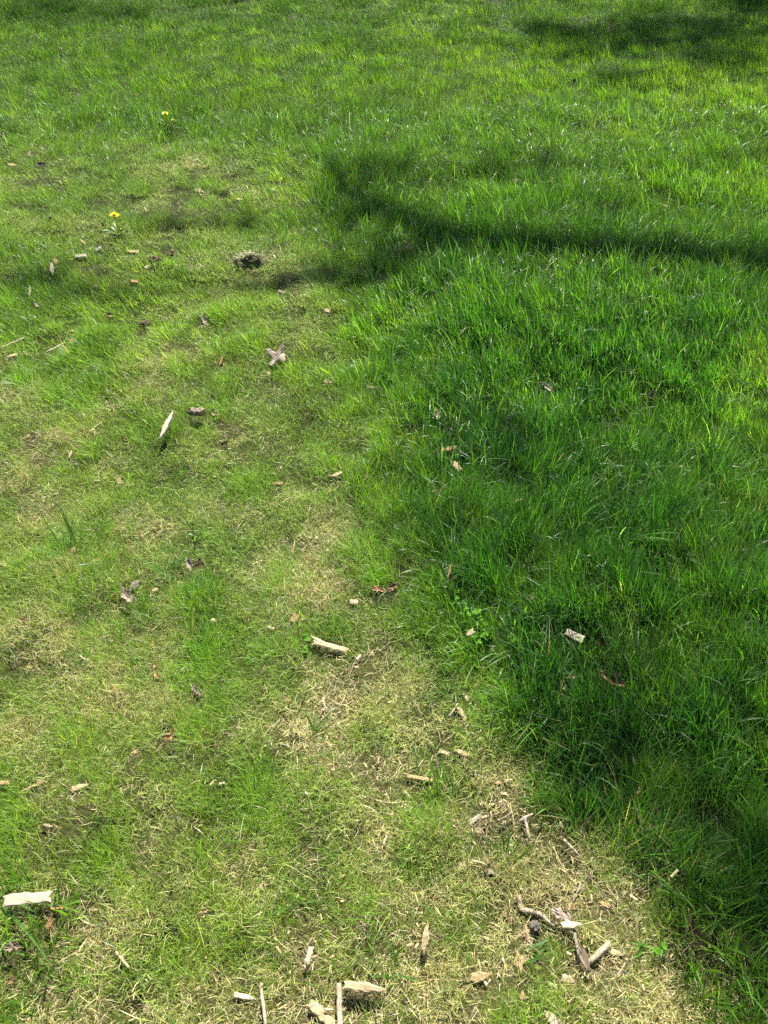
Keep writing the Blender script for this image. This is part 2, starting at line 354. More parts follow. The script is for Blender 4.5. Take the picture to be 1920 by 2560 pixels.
I(CHIP, 1700, 1166, 20, 5, 10, 'tan', 15, "slim tan sliver below the curled tan leaf on the right")
I(CHIP, 1446, 771, 6, 9, 0, 'white', 25, "tiny white chip in the sunlit tall grass right, nearest below the branch shadow")
I(CHIP, 1124, 1427, 34, 8, 75, 'tan', 35, "tan sliver standing upright in the dark grass", {'point': 1, 'lift': .05})
I(LEAF, 1324, 1495, 22, 15, 20, 'tan', 20, "yellowish tan leaf sunk in the dark grass above the pale rectangular chip")
I(CHIP, 1436, 1590, 46, 19, -27, 'white', 20, "pale rectangular wood chip lying tilted in the dark green grass", {'t': .2, 'point': 0, 'rag': .08, 'lift': .05})
I(LEAF, 1531, 1699, 64, 32, -32, 'brown', 25, "curled brown leaf with a lit coppery inside in the dark grass", {'curl': 1.1, 'fold': 1.0, 'lift': .05, 'shape': 'ovate'})
I(LEAF, 1429, 1692, 26, 14, 10, 'tan', 15, "crumpled tan leaf left of the curled coppery leaf")
I(LEAF, 1408, 1716, 14, 24, 10, 'tan', 20, "thin yellowish leaf strip below the crumpled tan leaf")
I(LEAF, 1496, 1609, 8, 8, 10, 'red', 15, "tiny red leaf speck right of the pale rectangular chip")
I(LEAF, 1529, 1474, 24, 9, 65, 'pale', 25, "silvery green tinted leaf sliver above the pale rectangular chip", {})
I(CHIP, 1175, 1583, 20, 13, 35, 'pale', 25, "small pale chip between clovers in the dark grass", {'rag': .3, 'lift': .05})
# --- left lower
I(CHIP, 179, 1377, 16, 15, 10, 'tan', 25, "blunt tan chip beside tall blades on the left")
I(CHIP, 245, 1400, 14, 9, 10, 'tan', 15, "small yellow tan chip right of the blunt one")
I(LEAF, 474, 1411, 36, 16, 110, 'pale', 30, "torn white leaf with brown edges beside the coarse tuft at left", {'curl': 1.0, 'lift': .04})
I(LEAF, 494, 1405, 26, 14, 40, 'brown', 30, "brown leaf half behind the torn white one")
I(LEAF, 318, 1489, 46, 30, -50, 'grey', 20, "broad grey brown leaf lying low at left", {'curl': .7, 'lift': .03})
I(CHIP, 337, 1463, 28, 18, 45, 'grey', 25, "grey pebbled bark flake at the top of the broad grey leaf", {'cat': 'bark', 'rag': .3})
I(LEAF, 411, 1506, 16, 18, -50, 'red', 30, "small chestnut leaf right of the broad grey leaf")
I(CHIP, 386, 1475, 14, 8, 10, 'pale', 15, "small pale chip above the chestnut leaf")
I(CLOD, 532, 1553, 13, 11, 0, 'white', 0, "small round whitish lump in the thin turf", {'name': 'pebble', 'cat': 'pebble', 'group': 'small stones'})
I(LEAF, 56, 1551, 22, 12, -20, 'red', 15, "dark red brown leaf at the left edge in the grass")
I(LEAF, 387, 1662, 15, 13, -50, 'orange', 20, "bright orange tan leaf scrap, upper of two")
I(LEAF, 392, 1687, 26, 13, -50, 'orange', 20, "long orange tan leaf scrap, lower of two")
I(TWIG, 212, 1649, 0, 4, 0, 'twig', 0, "short bleached twig slanting down in the left straw", {'path': [(200, 1640), (212, 1648), (223, 1653)]})
I(LEAF, 77, 1667, 18, 8, 10, 'orange', 10, "faint orange leaf at the left among straw")
I(CHIP, 292, 1737, 44, 11, -68, 'tan', 15, "long tan chip pointing down at the lower left", {'point': 1})
I(LEAF, 491, 1728, 32, 16, -40, 'grey', 15, "grey curled leaf in thin turf right of the long tan chip")
I(LEAF, 425, 1840, 40, 20, 55, 'orange', 25, "buff leaf with a bright edge in the lower left turf", {'curl': .8, 'lift': .035})
I(LEAF, 421, 1813, 24, 14, 20, 'dark', 15, "dark leaf right behind the buff leaf")
I(CHIP, 199, 1967, 38, 12, 15, 'pale', 12, "plump pale chip in the lower left, right of a longer dull one")
I(CHIP, 83, 1965, 58, 8, 25, 'tan', 8, "long dull tan chip left of the plump pale chip")
I(CHIP, 8, 1957, 30, 11, 5, 'tan', 10, "tan chip cut by the left edge above the long dull one")
I(CHIP, 120, 2065, 22, 9, -5, 'pale', 10, "small pale chip above the broad blades at lower left")
I(LEAF, 340, 1881, 15, 10, 0, 'orange', 10, "small orange leaf at the end of a broad green blade")
I(CHIP, 532, 1955, 16, 7, 40, 'pale', 15, "small pale chip in the dry turf, left one of a close pair")
I(CHIP, 555, 1958, 14, 6, 10, 'pink', 15, "small pinkish chip in the dry turf, right one of a close pair")
# --- centre lower
I(LEAF, 946, 1474, 36, 17, -12, 'orange', 20, "left half of a split brown leaf near the centre, lit coppery", {'curl': .8, 'lift': .035, 'stalk': False})
I(LEAF, 982, 1468, 34, 18, 40, 'brown', 25, "darker brown leaf leaning on the coppery one near the centre", {'curl': .7, 'lift': .04})
I(CHIP, 884, 1504, 18, 11, 0, 'pink', 15, "short pale pinkish chip below the coppery leaf", {'point': 0})
I(CHIP, 736, 1547, 18, 18, 60, 'tan', 15, "blocky tan chip in thin turf above the forked splinter", {'point': 0})
I(CHIP, 677, 1569, 18, 5, -15, 'white', 10, "tiny white sliver left of the blocky tan chip")
I(CHIP, 800, 1603, 52, 8, -28, 'pale', 10, "upper thin prong of the pale forked splinter", {'point': 1, 'lift': .024, 't': .6})
I(CHIP, 828, 1617, 90, 13, -14, 'pale', 6, "long pale splinter with a broken fork lying on the dry turf", {'point': .5, 'rag': .3, 'lift': .018, 't': .5})
I(CHIP, 897, 1643, 14, 7, 45, 'white', 15, "tiny bright chip just below the forked splinter")
I(TWIG, 814, 1762, 0, 5.5, 0, 'twig', 0, "curved brown stalk in the dry turf below the forked splinter", {'path': [(809, 1743), (809, 1758), (814, 1768), (820, 1773)]})
I(CHIP, 1155, 1783, 32, 10, -60, 'pale', 12, "pale chip on the edge between the dry turf and dark grass", {'point': .2})
I(CHIP, 1165, 1742, 18, 9, -55, 'pale', 12, "small pale chip half in the dark grass above another pale chip")
I(TWIG, 1130, 1774, 0, 4, 0, 'twig', 0, "thin grey forked twig left of the pale chip on the dark grass edge", {'path': [(1122, 1792), (1133, 1776), (1145, 1758)]})
I(CHIP, 1111, 1881, 26, 10, -14, 'pale', 10, "left chip of two end to end in the pale dry patch")
I(CHIP, 1155, 1883, 36, 12, -22, 'pale', 10, "right and longer chip of two end to end in the pale dry patch", {'t': .6})
I(CHIP, 1050, 1945, 62, 9, -8, 'tan', 6, "long half buried tan chip below the end to end pair")
I(CHIP, 1013, 1870, 22, 9, -75, 'tan', 12, "upright tan chip left of the end to end pair")
I(CHIP, 1244, 1957, 18, 11, -3, 'tan', 10, "short tan chip right of the long half buried one")
I(CHIP, 1260, 1984, 12, 8, -3, 'pale', 10, "little pale chip under the short tan chip")
I(TWIG, 1262, 2042, 0, 6, 0, 'bark', 0, "dark twig pointing up to the right in the dry turf", {'path': [(1243, 2053), (1262, 2043), (1282, 2032)]})
I(CHIP, 1188, 2047, 36, 12, 30, 'grey', 10, "weathered grey wood piece left of the dark twig")
I(CHIP, 963, 2100, 40, 6, 65, 'white', 12, "narrow bleached strip slanting in the lower dry turf", {'point': 1})
I(CHIP, 950, 2082, 36, 5, 60, 'pale', 12, "narrower pale strip left of the bleached strip")
I(CLOD, 974, 2070, 7, 8, 0, 'white', 0, "pinhead white pebble above the bleached strip", {'name': 'pebble', 'cat': 'pebble', 'group': 'small stones'})
I(CHIP, 1157, 2164, 14, 22, 10, 'pale', 20, "stubby pale chip left of the thin stick that meets the grey leaf")
I(LEAF, 1224, 2171, 28, 30, -30, 'grey', 25, "small grey leaf at the end of a thin stick in the dry turf")
I(TWIG, 1197, 2157, 0, 6, 0, 'pale', 0, "thin pale stick running into the small grey leaf", {'path': [(1180, 2152), (1198, 2156), (1219, 2163)]})
# --- right lower
I(CHIP, 1585, 1904, 22, 6, 100, 'pale', 30, "slim pale sliver in the dark grass of the lower right", {'point': 1, 'lift': .045})
I(CHIP, 1597, 1976, 16, 7, 60, 'tan', 25, "small dull chip in the dark grass under the slim pale sliver", {'lift': .04})
I(LEAF, 1640, 2030, 36, 14, 80, 'brown', 40, "pointed brown leaf upright in the dark grass of the lower right", {'curl': .8, 'lift': .045})
I(LEAF, 1627, 2064, 16, 11, 0, 'orange', 20, "orange leaf scrap under the pointed brown leaf")
I(TWIG, 1310, 2048, 0, 7, 0, 'twig', 0, "short grey twig crossing another one at the dry turf's edge", {'path': [(1299, 2054), (1315, 2043), (1332, 2034)]})
I(TWIG, 1320, 2080, 0, 10, 0, 'twig', 0, "thicker grey twig hanging down from the crossing of two twigs", {'path': [(1311, 2040), (1318, 2070), (1324, 2100)]})
I(CHIP, 1403, 2061, 16, 7, -70, 'pale', 15, "small pale chip at the edge of the dark grass right of the crossed twigs")
I(TWIG, 1432, 2120, 0, 7, 0, 'twig', 0, "straight tan twig along the dark grass edge at the lower right", {'path': [(1408, 2098), (1430, 2120), (1455, 2146)]})
I(LEAF, 1859, 2128, 34, 12, 70, 'grey', 35, "narrow grey leaf upright near the right edge", {'lift': .04})
I(CHIP, 1686, 2184, 24, 6, 40, 'pale', 20, "pale splinter in the dark grass above the upright dark leaf", {'lift': .045})
I(LEAF, 1735, 2322, 66, 26, -68, 'brown', 45, "dark leaf standing on edge with a lit rim at the lower right", {'curl': .6, 'fold': 1.1, 'lift': .05})
I(TWIG, 1340, 2280, 0, 13, 0, 'pink', 0, "bent finger thick twig with an elbow among the chips", {'path': [(1296, 2238), (1302, 2273), (1325, 2278), (1349, 2285), (1368, 2300), (1388, 2314)], 'taper': .15})
I(LEAF, 1403, 2287, 50, 26, -25, 'pale', 15, "ragged pale grey leaf right of the bent twig", {'curl': .3, 'fold': .1, 'lift': .025})
I(CHIP, 1430, 2312, 44, 15, 3, 'white', 12, "bright white splintered chip just below the ragged pale grey leaf", {'rag': .35, 't': .6, 'lift': .022})
I(CHIP, 1431, 2267, 28, 17, 5, 'tan', 12, "roundish tan chip above the ragged pale grey leaf", {'point': 0})
I(CLOD, 1338, 2316, 26, 28, 0, 'stone', 0, "dark grey ribbed cone or stone below the bent twig", {'name': 'ribbed_cone', 'cat': 'cone', 'group': 'single cone', 'lift': .024})
I(CHIP, 1317, 2334, 32, 22, -75, 'tan', 12, "tan bark piece against the left side of the ribbed cone")
I(TWIG, 1437, 2220, 0, 5, 0, 'grey', 0, "thin grey twig reaching down to the roundish tan chip", {'path': [(1452, 2208), (1444, 2228), (1433, 2254)]})
I(TWIG, 1438, 2345, 0, 11, 0, 'grey', 0, "weathered grey twig going down from the white splintered chip", {'path': [(1433, 2322), (1438, 2345), (1445, 2375), (1449, 2405)]})
I(LEAF, 1460, 2397, 56, 22, -70, 'grey', 15, "long grey tan leaf beside the round stick at the lower right", {'curl': .3, 'fold': .3, 'shape': 'ovate', 'lift': .022})
I(TWIG, 1500, 2382, 0, 15, 0, 'pink', 0, "straight round stick cut square, slanting up to the right", {'path': [(1473, 2405), (1500, 2381), (1525, 2360)], 'taper': .05, 'cat': 'stick', 'name': 'stick'})
I(CHIP, 1538, 2381, 38, 15, -18, 'pale', 12, "smooth yellowish chip at the upper end of the straight round stick", {'rag': .06})
I(CHIP, 1421, 2449, 30, 16, -12, 'pink', 10, "pale pink chip in the lower dry turf under the long grey tan leaf")
I(CHIP, 1378, 2547, 40, 24, -40, 'pink', 12, "broad pinkish chip at the bottom edge")
I(CHIP, 1298, 2400, 12, 56, 8, 'tan', 10, "long tan stalk piece standing left below the ribbed cone", {'point': 1})
I(TWIG, 1555, 2420, 0, 4, 0, 'twig', 0, "thin stalk right of the smooth yellowish chip", {'path': [(1543, 2440), (1556, 2420), (1570, 2396)]})
I(CHIP, 1306, 2490, 12, 24, -10, 'tan', 15, "small tan chip in the bottom turf left of the broad pinkish one")
I(CHIP, 1200, 2440, 46, 20, 10, 'tan', 8, "wide low tan chip half sunk in the bottom turf", {'rag': .3, 'lift': .01})
# --- bottom left and centre
I(CHIP, 68, 2247, 114, 27, 5, 'pink', 12, "large pale bark slab with ragged grain under bowing blades", {'t': .3, 'point': 0, 'rag': .18, 'lift': .035, 'cat': 'bark'})
I(LEAF, 126, 2304, 38, 15, 82, 'orange', 20, "orange tan twisted leaf below the large bark slab", {'curl': 1.0, 'lift': .02})
I(TWIG, 135, 2275, 0, 8, 0, 'orange', 0, "short reddish stem under the right end of the large bark slab", {'path': [(112, 2276), (130, 2273), (158, 2270)]})
I(LEAF, 24, 2368, 54, 24, 8, 'grey', 20, "pale grey brown leaf at the left edge near the bottom", {'curl': .9, 'lift': .03})
I(LEAF, 26, 2452, 30, 18, 30, 'brown', 15, "brown leaf at the left edge under the pale grey brown one")
I(LEAF, 510, 2277, 36, 13, 30, 'tan', 15, "slanted tan leaf in the lower left turf")
I(CHIP, 657, 2216, 16, 17, 50, 'pale', 15, "small cream chip left of the dark grass clump at the bottom")
I(CHIP, 773, 2387, 34, 14, 75, 'white', 20, "short bright white chip left of the lumpy pale chip", {'lift': .03, 't': .5})
I(CHIP, 1064, 2345, 62, 19, 80, 'pale', 22, "shaggy pale chip with a sharp white tip pointing up", {'rag': .4, 'point': 1, 't': .8, 'lift': .03})
I(CHIP, 912, 2469, 94, 24, -6, 'pale', 8, "lumpy pale chip with a hooked right end, lying near the bottom", {'rag': .3, 'point': .1, 't': .7, 'lift': .025})
I(TWIG, 848, 2510, 0, 13, 0, 'pink', 0, "straight upright tan stick cut by the bottom edge", {'path': [(847, 2457), (848, 2490), (849, 2530), (850, 2580)], 'taper': -.1, 'cat': 'stick', 'name': 'stick'})
I(TWIG, 657, 2510, 0, 8, 0, 'twig', 0, "thin grey stick cut by the bottom edge, left of the upright one", {'path': [(652, 2462), (656, 2500), (661, 2540), (664, 2580)], 'taper': -.1, 'cat': 'stick', 'name': 'stick'})
I(CHIP, 613, 2493, 58, 13, -10, 'white', 10, "smooth cream stick piece left of the thin grey stick", {'t': .9, 'rag': .05})
I(CHIP, 804, 2537, 70, 30, -38, 'pale', 8, "thick cream chip at the bottom edge left of the upright stick", {'rag': .25, 't': .6})
I(CHIP, 376, 2538, 60, 26, -45, 'pink', 10, "pale chip leaning over the small dark hole at the bottom", {'rag': .2, 'lift': .01})
I(TWIG, 306, 2395, 0, 8, 0, 'pale', 0, "pale straw stalk slanting across the bottom left turf", {'path': [(290, 2380), (305, 2398), (322, 2420)], 'cat': 'straw', 'name': 'straw_stalk'})
I(CHIP, 1270, 2290, 10, 32, 40, 'tan', 8, "tan splinter just left of the bent finger thick twig")
I(CHIP, 1345, 2240, 60, 6, 18, 'pale', 6, "straw pale splinter above the bent finger thick twig", {'point': 1})
I(CHIP, 1510, 2260, 26, 12, -20, 'tan', 8, "dull tan chip right of the roundish tan one")
I(LEAF, 1405, 2210, 18, 16, 70, 'grey', 15, "small mauve grey leaf above the roundish tan chip")
I(LEAF, 1575, 2293, 12, 8, 10, 'red', 15, "tiny rust red leaf where the dry turf meets the dark grass")


# sites of dandelions, tufts and clovers
lit_p, lit_r, lit_z = [], [], []
for it in ITEMS:
    kind, u, v, L, W, ang = it[:6]
    p = at(u, v, .02); d = depth(p)
    hl = .5 * L * d / FPX
    a_ = R(ang)
    dep = math.atan2(CAM_H, p.y)
    ex, ey = math.cos(a_), math.sin(a_) / math.sin(dep)
    nseg = max(1, int(L / max(W, 5) / 1.3))
    for k in range(nseg):
        t = ((k + .5) / nseg * 2 - 1) if nseg > 1 else 0
        lit_p.append((p.x + ex * hl * t, p.y + ey * hl * t)); lit_r.append(max(.5 * W * d / FPX * 1.15, .5 * L / nseg * d / FPX * .9, .004) )
lit_p = np.array(lit_p) if lit_p else np.zeros((0, 2)); lit_r = np.array(lit_r)
def under_litter(x, y):
    """0..1: how strongly blades rooted here are pressed flat by something lying on them"""
    m = np.zeros(len(x))
    cell = .1
    for (px, py), r in zip(lit_p, lit_r):
        sel = np.where((np.abs(x - px) < r + .03) & (np.abs(y - py) < r + .05))[0]
        dx = (x[sel] - px); dy = (y[sel] - (py - .012)) / 1.35
        m[sel] = np.maximum(m[sel], np.clip(1.25 - np.sqrt(dx * dx + dy * dy) / (r + .004), 0, 1))
    return np.clip(m * 3, 0, 1)

# ------------------------------------------------------------------ grass
def blade_object(name, x, y, h, wd, az, lean, curl, col, mat, segs=3, zoff=0.0, tipcol=None, basecol=None, prof=None):
    N = len(x); z0 = gz(x, y) - .003 + zoff
    ts = np.array([0, .38, .72, 1.0]) if segs == 3 else (np.array([0, .5, 1.0]) if segs == 2 else np.linspace(0, 1, segs + 1))
    wp = prof if prof is not None else (np.array([.75, 1.0, .72]) if segs == 3 else np.array([.9, .85]))
    ddx, ddy = np.cos(az), np.sin(az)
    tw = rng.uniform(-1.2, 1.2, N)
    wx, wy = -np.sin(az + tw), np.cos(az + tw)
    pts = []; px = np.zeros(N); pz = np.zeros(N); prev = 0
    for k, t in enumerate(ts):
        if k:
            tm = (t + prev) / 2; th = lean + curl * tm
            px = px + h * (t - prev) * np.sin(th); pz = pz + h * (t - prev) * np.cos(th)
        pts.append((px.copy(), pz.copy())); prev = t
    nv = 2 * segs + 1
    V = np.empty((N, nv, 3), np.float32)
    for k in range(segs):
        cx, cz = pts[k]; ww = wd * wp[k] * .5
        for s, j in ((-1, 0), (1, 1)):
            V[:, 2 * k + j, 0] = x + cx * ddx + s * ww * wx
            V[:, 2 * k + j, 1] = y + cx * ddy + s * ww * wy
            V[:, 2 * k + j, 2] = z0 + cz
    cx, cz = pts[segs]
    V[:, -1, 0] = x + cx * ddx; V[:, -1, 1] = y + cx * ddy; V[:, -1, 2] = z0 + cz
    pat = []; sizes = []
    for k in range(segs - 1):
        pat += [2 * k, 2 * k + 1, 2 * k + 3, 2 * k + 2]; sizes.append(4)
    pat += [2 * segs - 2, 2 * segs - 1, 2 * segs]; sizes.append(3)
    loops = (np.arange(N)[:, None] * nv + np.array(pat)[None]).ravel()
    me = np_mesh(name, V.reshape(-1, 3), loops, np.tile(sizes, N))
    cc = np.ones((N, nv, 4), np.float32)
    bc = basecol if basecol is not None else col * np.array([1.25, 1.0, 1.0])
    tc_ = tipcol if tipcol is not None else col
    for k in range(segs + 1):
        t = ts[k]
        c = bc * (1 - t * 2) + col * (t * 2) if t < .5 else col * (2 - t * 2) + tc_ * (t * 2 - 1)
        if k < segs: cc[:, 2 * k, :3] = c; cc[:, 2 * k + 1, :3] = c
        else: cc[:, -1, :3] = c
    at_ = me.color_attributes.new("tint", 'FLOAT_COLOR', 'POINT'); at_.data.foreach_set("color", cc.ravel())
    return link(name, me, mat)

def halfw(y): return .62 + .385 * np.maximum(y, 0)
def scatter(ylo, yhi, dens, clump=.65, cr=.018, cn=9):
    A = (yhi - ylo) * 2 * float(halfw(np.array([yhi]))[0]); n_ = int(A * dens)
    x = rng.uniform(-1, 1, n_) * float(halfw(np.array([yhi]))[0]); y = rng.uniform(ylo, yhi, n_)
    out = np.zeros(n_); az = rng.uniform(0, 2 * np.pi, n_)
    k = rng.random(n_) < clump
    nc = max(1, int(n_ * clump / cn)); cx = rng.uniform(-1, 1, nc) * float(halfw(np.array([yhi]))[0]); cyy = rng.uniform(ylo, yhi, nc)
    ci = rng.integers(0, nc, k.sum()); a = rng.uniform(0, 2 * np.pi, k.sum()); rr = np.abs(rng.normal(0, cr, k.sum()))
    x[k] = cx[ci] + np.cos(a) * rr; y[k] = cyy[ci] + np.sin(a) * rr; az[k] = a + rng.normal(0, .5, k.sum())
    m = np.abs(x) < halfw(y)
    return x[m], y[m], az[m], k[m]

def grass_colour(x, y, L, N):
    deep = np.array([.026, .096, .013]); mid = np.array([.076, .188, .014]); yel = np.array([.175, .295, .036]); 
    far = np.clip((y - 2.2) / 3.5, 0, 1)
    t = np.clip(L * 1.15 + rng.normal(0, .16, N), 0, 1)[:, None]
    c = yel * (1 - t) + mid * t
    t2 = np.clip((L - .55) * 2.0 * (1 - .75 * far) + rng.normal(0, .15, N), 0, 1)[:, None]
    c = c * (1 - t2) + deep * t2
    f_ = far[:, None] * .55; c = c * (1 - f_) + np.array([.128, .240, .018]) * f_
    hue = (fbm(x, y, .6, 51) - .5)[:, None]
    c = c * (1 + hue * np.array([.5, .2, .1]))
    c = c * (.72 + .56 * vn(x, y, .065, 81)[:, None]) * np.exp(rng.normal(0, 1, (N, 1)) * (.24 - .10 * far[:, None]))
    c = c * (1 + rng.normal(0, .08, (N, 3)))
    return np.clip(c, .01, .6)

def lay_dir(x, y): return np.pi * (.15 + 1.1 * fbm(x, y, .5, 71))
def build_grass(name, zones_, segs, label):
    zones = zones_
    xs, ys, azs, ws = [], [], [], []
    for a, b, dn, w_ in zones:
        x, y, az, k = scatter(a, b, dn)
        xs.append(x); ys.append(y); azs.append(az); ws.append(np.full(len(x), w_))
    x, y, az, w_ = map(np.concatenate, (xs, ys, azs, ws))
    L = lush(x, y); D = dryness(x, y); P = pit(x, y)
    keep = rng.random(len(x)) < np.clip(1.05 - .35 * D, .1, 1) * (1 - .93 * P) * np.clip(.35 + 1.3 * vn(x, y, .05, 83), 0, 1) * (1 - .35 * np.clip(L, 0, 1) * (y < 3.0))
    x, y, az, w_, L, D = x[keep], y[keep], az[keep], w_[keep], L[keep], D[keep]
    N = len(x)
    ld = lay_dir(x, y)
    vx = np.cos(az) + 1.0 * np.cos(ld); vy = np.sin(az) + 1.0 * np.sin(ld); az = np.arctan2(vy, vx)
    h = (.024 + .046 * L) * rng.lognormal(0, .28, N) * (.5 + .95 * vn(x, y, .065, 81) ** 1.2 + .15)
    h = h * (1 - .42 * np.clip((y - 2.6) / 3.5, 0, 1))
    lean = np.abs(rng.normal(.28, .22, N)) + .25 * (1 - L); curl = np.abs(rng.normal(.6, .45, N))
    U = under_litter(x, y)
    lean = lean + U * 1.1; h = h * (1 - .72 * U)
    wd = w_ * 1e-3 * rng.uniform(.6, 1.4, N) * (.75 + 1.1 * L * np.clip(1.6 - y * .25, .3, 1))
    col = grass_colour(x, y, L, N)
    dead = rng.random(N) < (.004 + .22 * D)
    straw = np.array([.26, .25, .13]) * rng.lognormal(0, .22, (N, 1))
    col[dead] = straw[dead]
    tip = col.copy(); brn = rng.random(N) < .12; tip[brn] = tip[brn] * .6 + np.array([.24, .24, .11]) * .4
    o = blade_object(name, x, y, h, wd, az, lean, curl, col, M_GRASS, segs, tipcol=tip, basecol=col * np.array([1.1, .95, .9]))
    tag(o, label, "grass", kind="stuff")
    return N
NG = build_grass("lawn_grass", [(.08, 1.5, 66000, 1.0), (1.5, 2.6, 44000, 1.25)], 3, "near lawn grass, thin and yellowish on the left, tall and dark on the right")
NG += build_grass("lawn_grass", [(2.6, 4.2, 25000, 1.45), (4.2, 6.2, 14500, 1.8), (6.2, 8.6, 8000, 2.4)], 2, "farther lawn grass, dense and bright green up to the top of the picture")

def build_thatch():
    xs, ys, azs, ws = [], [], [], []
    for a, b, dn, w_ in [(.08, 1.5, 24000, .75), (1.5, 3.0, 11000, 1.1), (3.0, 5.0, 4500, 1.7)]:
        x, y, az, k = scatter(a, b, dn, .3); xs.append(x); ys.append(y); azs.append(az); ws.append(np.full(len(x), w_))
    x, y, az, w_ = map(np.concatenate, (xs, ys, azs, ws))
    D = dryness(x, y); P = pit(x, y)
    keep = rng.random(len(x)) < np.clip(.02 + .95 * D, 0, 1) * (1 - .8 * P)
    # a fringe of dead roots round each hollow
    fx, fy = [], []
    for p, rx, ry, d in PITW:
        k = int(2600 * rx); a = rng.uniform(0, 2 * np.pi, k); r = rng.normal(1.15, .18, k)
        fx.append(p.x + np.cos(a) * rx * r); fy.append(p.y + np.sin(a) * ry * r)
    fx = np.concatenate(fx); fy = np.concatenate(fy)
    x = np.concatenate([x[keep], fx]); y = np.concatenate([y[keep], fy]); w_ = np.concatenate([w_[keep], np.full(len(fx), 1.6)])
    N = len(x); az = rng.uniform(0, 2 * np.pi, N)
    h = rng.lognormal(-3.75, .33, N); lean = rng.uniform(.5, 1.4, N); curl = rng.normal(.3, 1.3, N)
    z = rng.uniform(0, .016, N)
    c = np.array([.50, .45, .25]) * rng.lognormal(0, .28, (N, 1)) * (1 + rng.normal(0, .05, (N, 3)))
    gr = rng.random(N) < .25; c[gr] = c[gr] * np.array([.65, .65, .7])
    o = blade_object("dead_thatch", x, y, h, w_ * 1e-3 * rng.uniform(.45, 1.1, N), az, lean, curl, np.clip(c, 0, .8), M_STRAW, 3, zoff=z)
    tag(o, "tangle of dry straw coloured thatch lying in the thin turf", "thatch", kind="stuff")
    return N
NT = build_thatch()

def build_coarse():
    x, y, az, k = scatter(.1, 4.5, 2600, .75, .02, 5)
    L = lush(x, y); keep = rng.random(len(x)) < np.clip((L - .3) * 1.6, .03, 1); x, y, az, L = x[keep], y[keep], az[keep], L[keep]
    N = len(x); ld = lay_dir(x, y)
    az = np.arctan2(np.sin(az) + .7 * np.sin(ld), np.cos(az) + .7 * np.cos(ld))
    h = rng.uniform(.05, .115, N) * (.65 + .45 * L); wd = rng.uniform(.0018, .0040, N)
    U = under_litter(x, y); h *= 1 - .8 * U
    col = np.array([.075, .165, .03]) * rng.lognormal(0, .3, (N, 1)); bl = rng.random(N) < .25; col[bl] = col[bl] * np.array([1.1, 1.1, 2.2])
    o = blade_object("coarse_grass", x, y, h, wd, az, np.abs(rng.normal(.4, .3, N)) + U, rng.normal(.9, .6, N), col, M_GRASS, 6, prof=np.array([.6, .9, 1, .95, .75, .45]))
    tag(o, "scattered broader grass blades standing out of the finer lawn", "grass", kind="stuff")
build_coarse()

def build_crumbs():
    """sawdust and splinters left where wood was chipped"""
    x = rng.uniform(-.75, .9, 9000); y = rng.uniform(.15, 1.5, 9000)
    D = dryness(x, y); k = (rng.random(len(x)) < np.clip((D - .42) * 1.3, 0, 1)) & (x > -.35); x, y = x[k], y[k]
    N = len(x)
    base = np.array([(-1, -.5, 0), (1, -.6, 0), (.9, .5, .1), (-.8, .6, 0), (-.7, -.4, .6), (.8, -.3, .5), (.6, .4, .7), (-.9, .3, .5)])
    s = rng.lognormal(-6.1, .4, (N, 1)); sc = np.concatenate([s * rng.uniform(.7, 1.9, (N, 1)), s * rng.uniform(.5, 1.1, (N, 1)), s * rng.uniform(.4, .8, (N, 1))], 1)
    a = rng.uniform(0, 6.28, N); V = base[None] * sc[:, None] * rng.uniform(.7, 1.3, (N, 8, 3))
    ti = rng.normal(0, .5, N)
    zz = V[:, :, 2] * np.cos(ti)[:, None] + V[:, :, 0] * np.sin(ti)[:, None]
    xx = V[:, :, 0] * np.cos(a)[:, None] - V[:, :, 1] * np.sin(a)[:, None]; yy = V[:, :, 0] * np.sin(a)[:, None] + V[:, :, 1] * np.cos(a)[:, None]
    V = np.stack([xx + x[:, None], yy + y[:, None], zz + (gz(x, y) + rng.uniform(.002, .018, N))[:, None]], -1)
    F = np.array([0, 3, 2, 1, 4, 5, 6, 7, 0, 1, 5, 4, 1, 2, 6, 5, 2, 3, 7, 6, 3, 0, 4, 7])
    me = np_mesh("crumbs", V.reshape(-1, 3), (np.arange(N)[:, None] * 8 + F[None]).ravel(), np.full(N * 6, 4))
    c = np.array([.42, .33, .19]) * rng.lognormal(0, .2, (N, 1)); cc = np.ones((N, 8, 4), np.float32); cc[:, :, :3] = np.clip(c, 0, .85)[:, None]
    me.color_attributes.new("tint", 'FLOAT_COLOR', 'POINT').data.foreach_set("color", cc.ravel())
    o = link("wood_crumbs", me, M_STRAW); tag(o, "pale crumbs and splinters of wood strewn through the dry turf", "wood crumbs", kind="stuff")
build_crumbs()

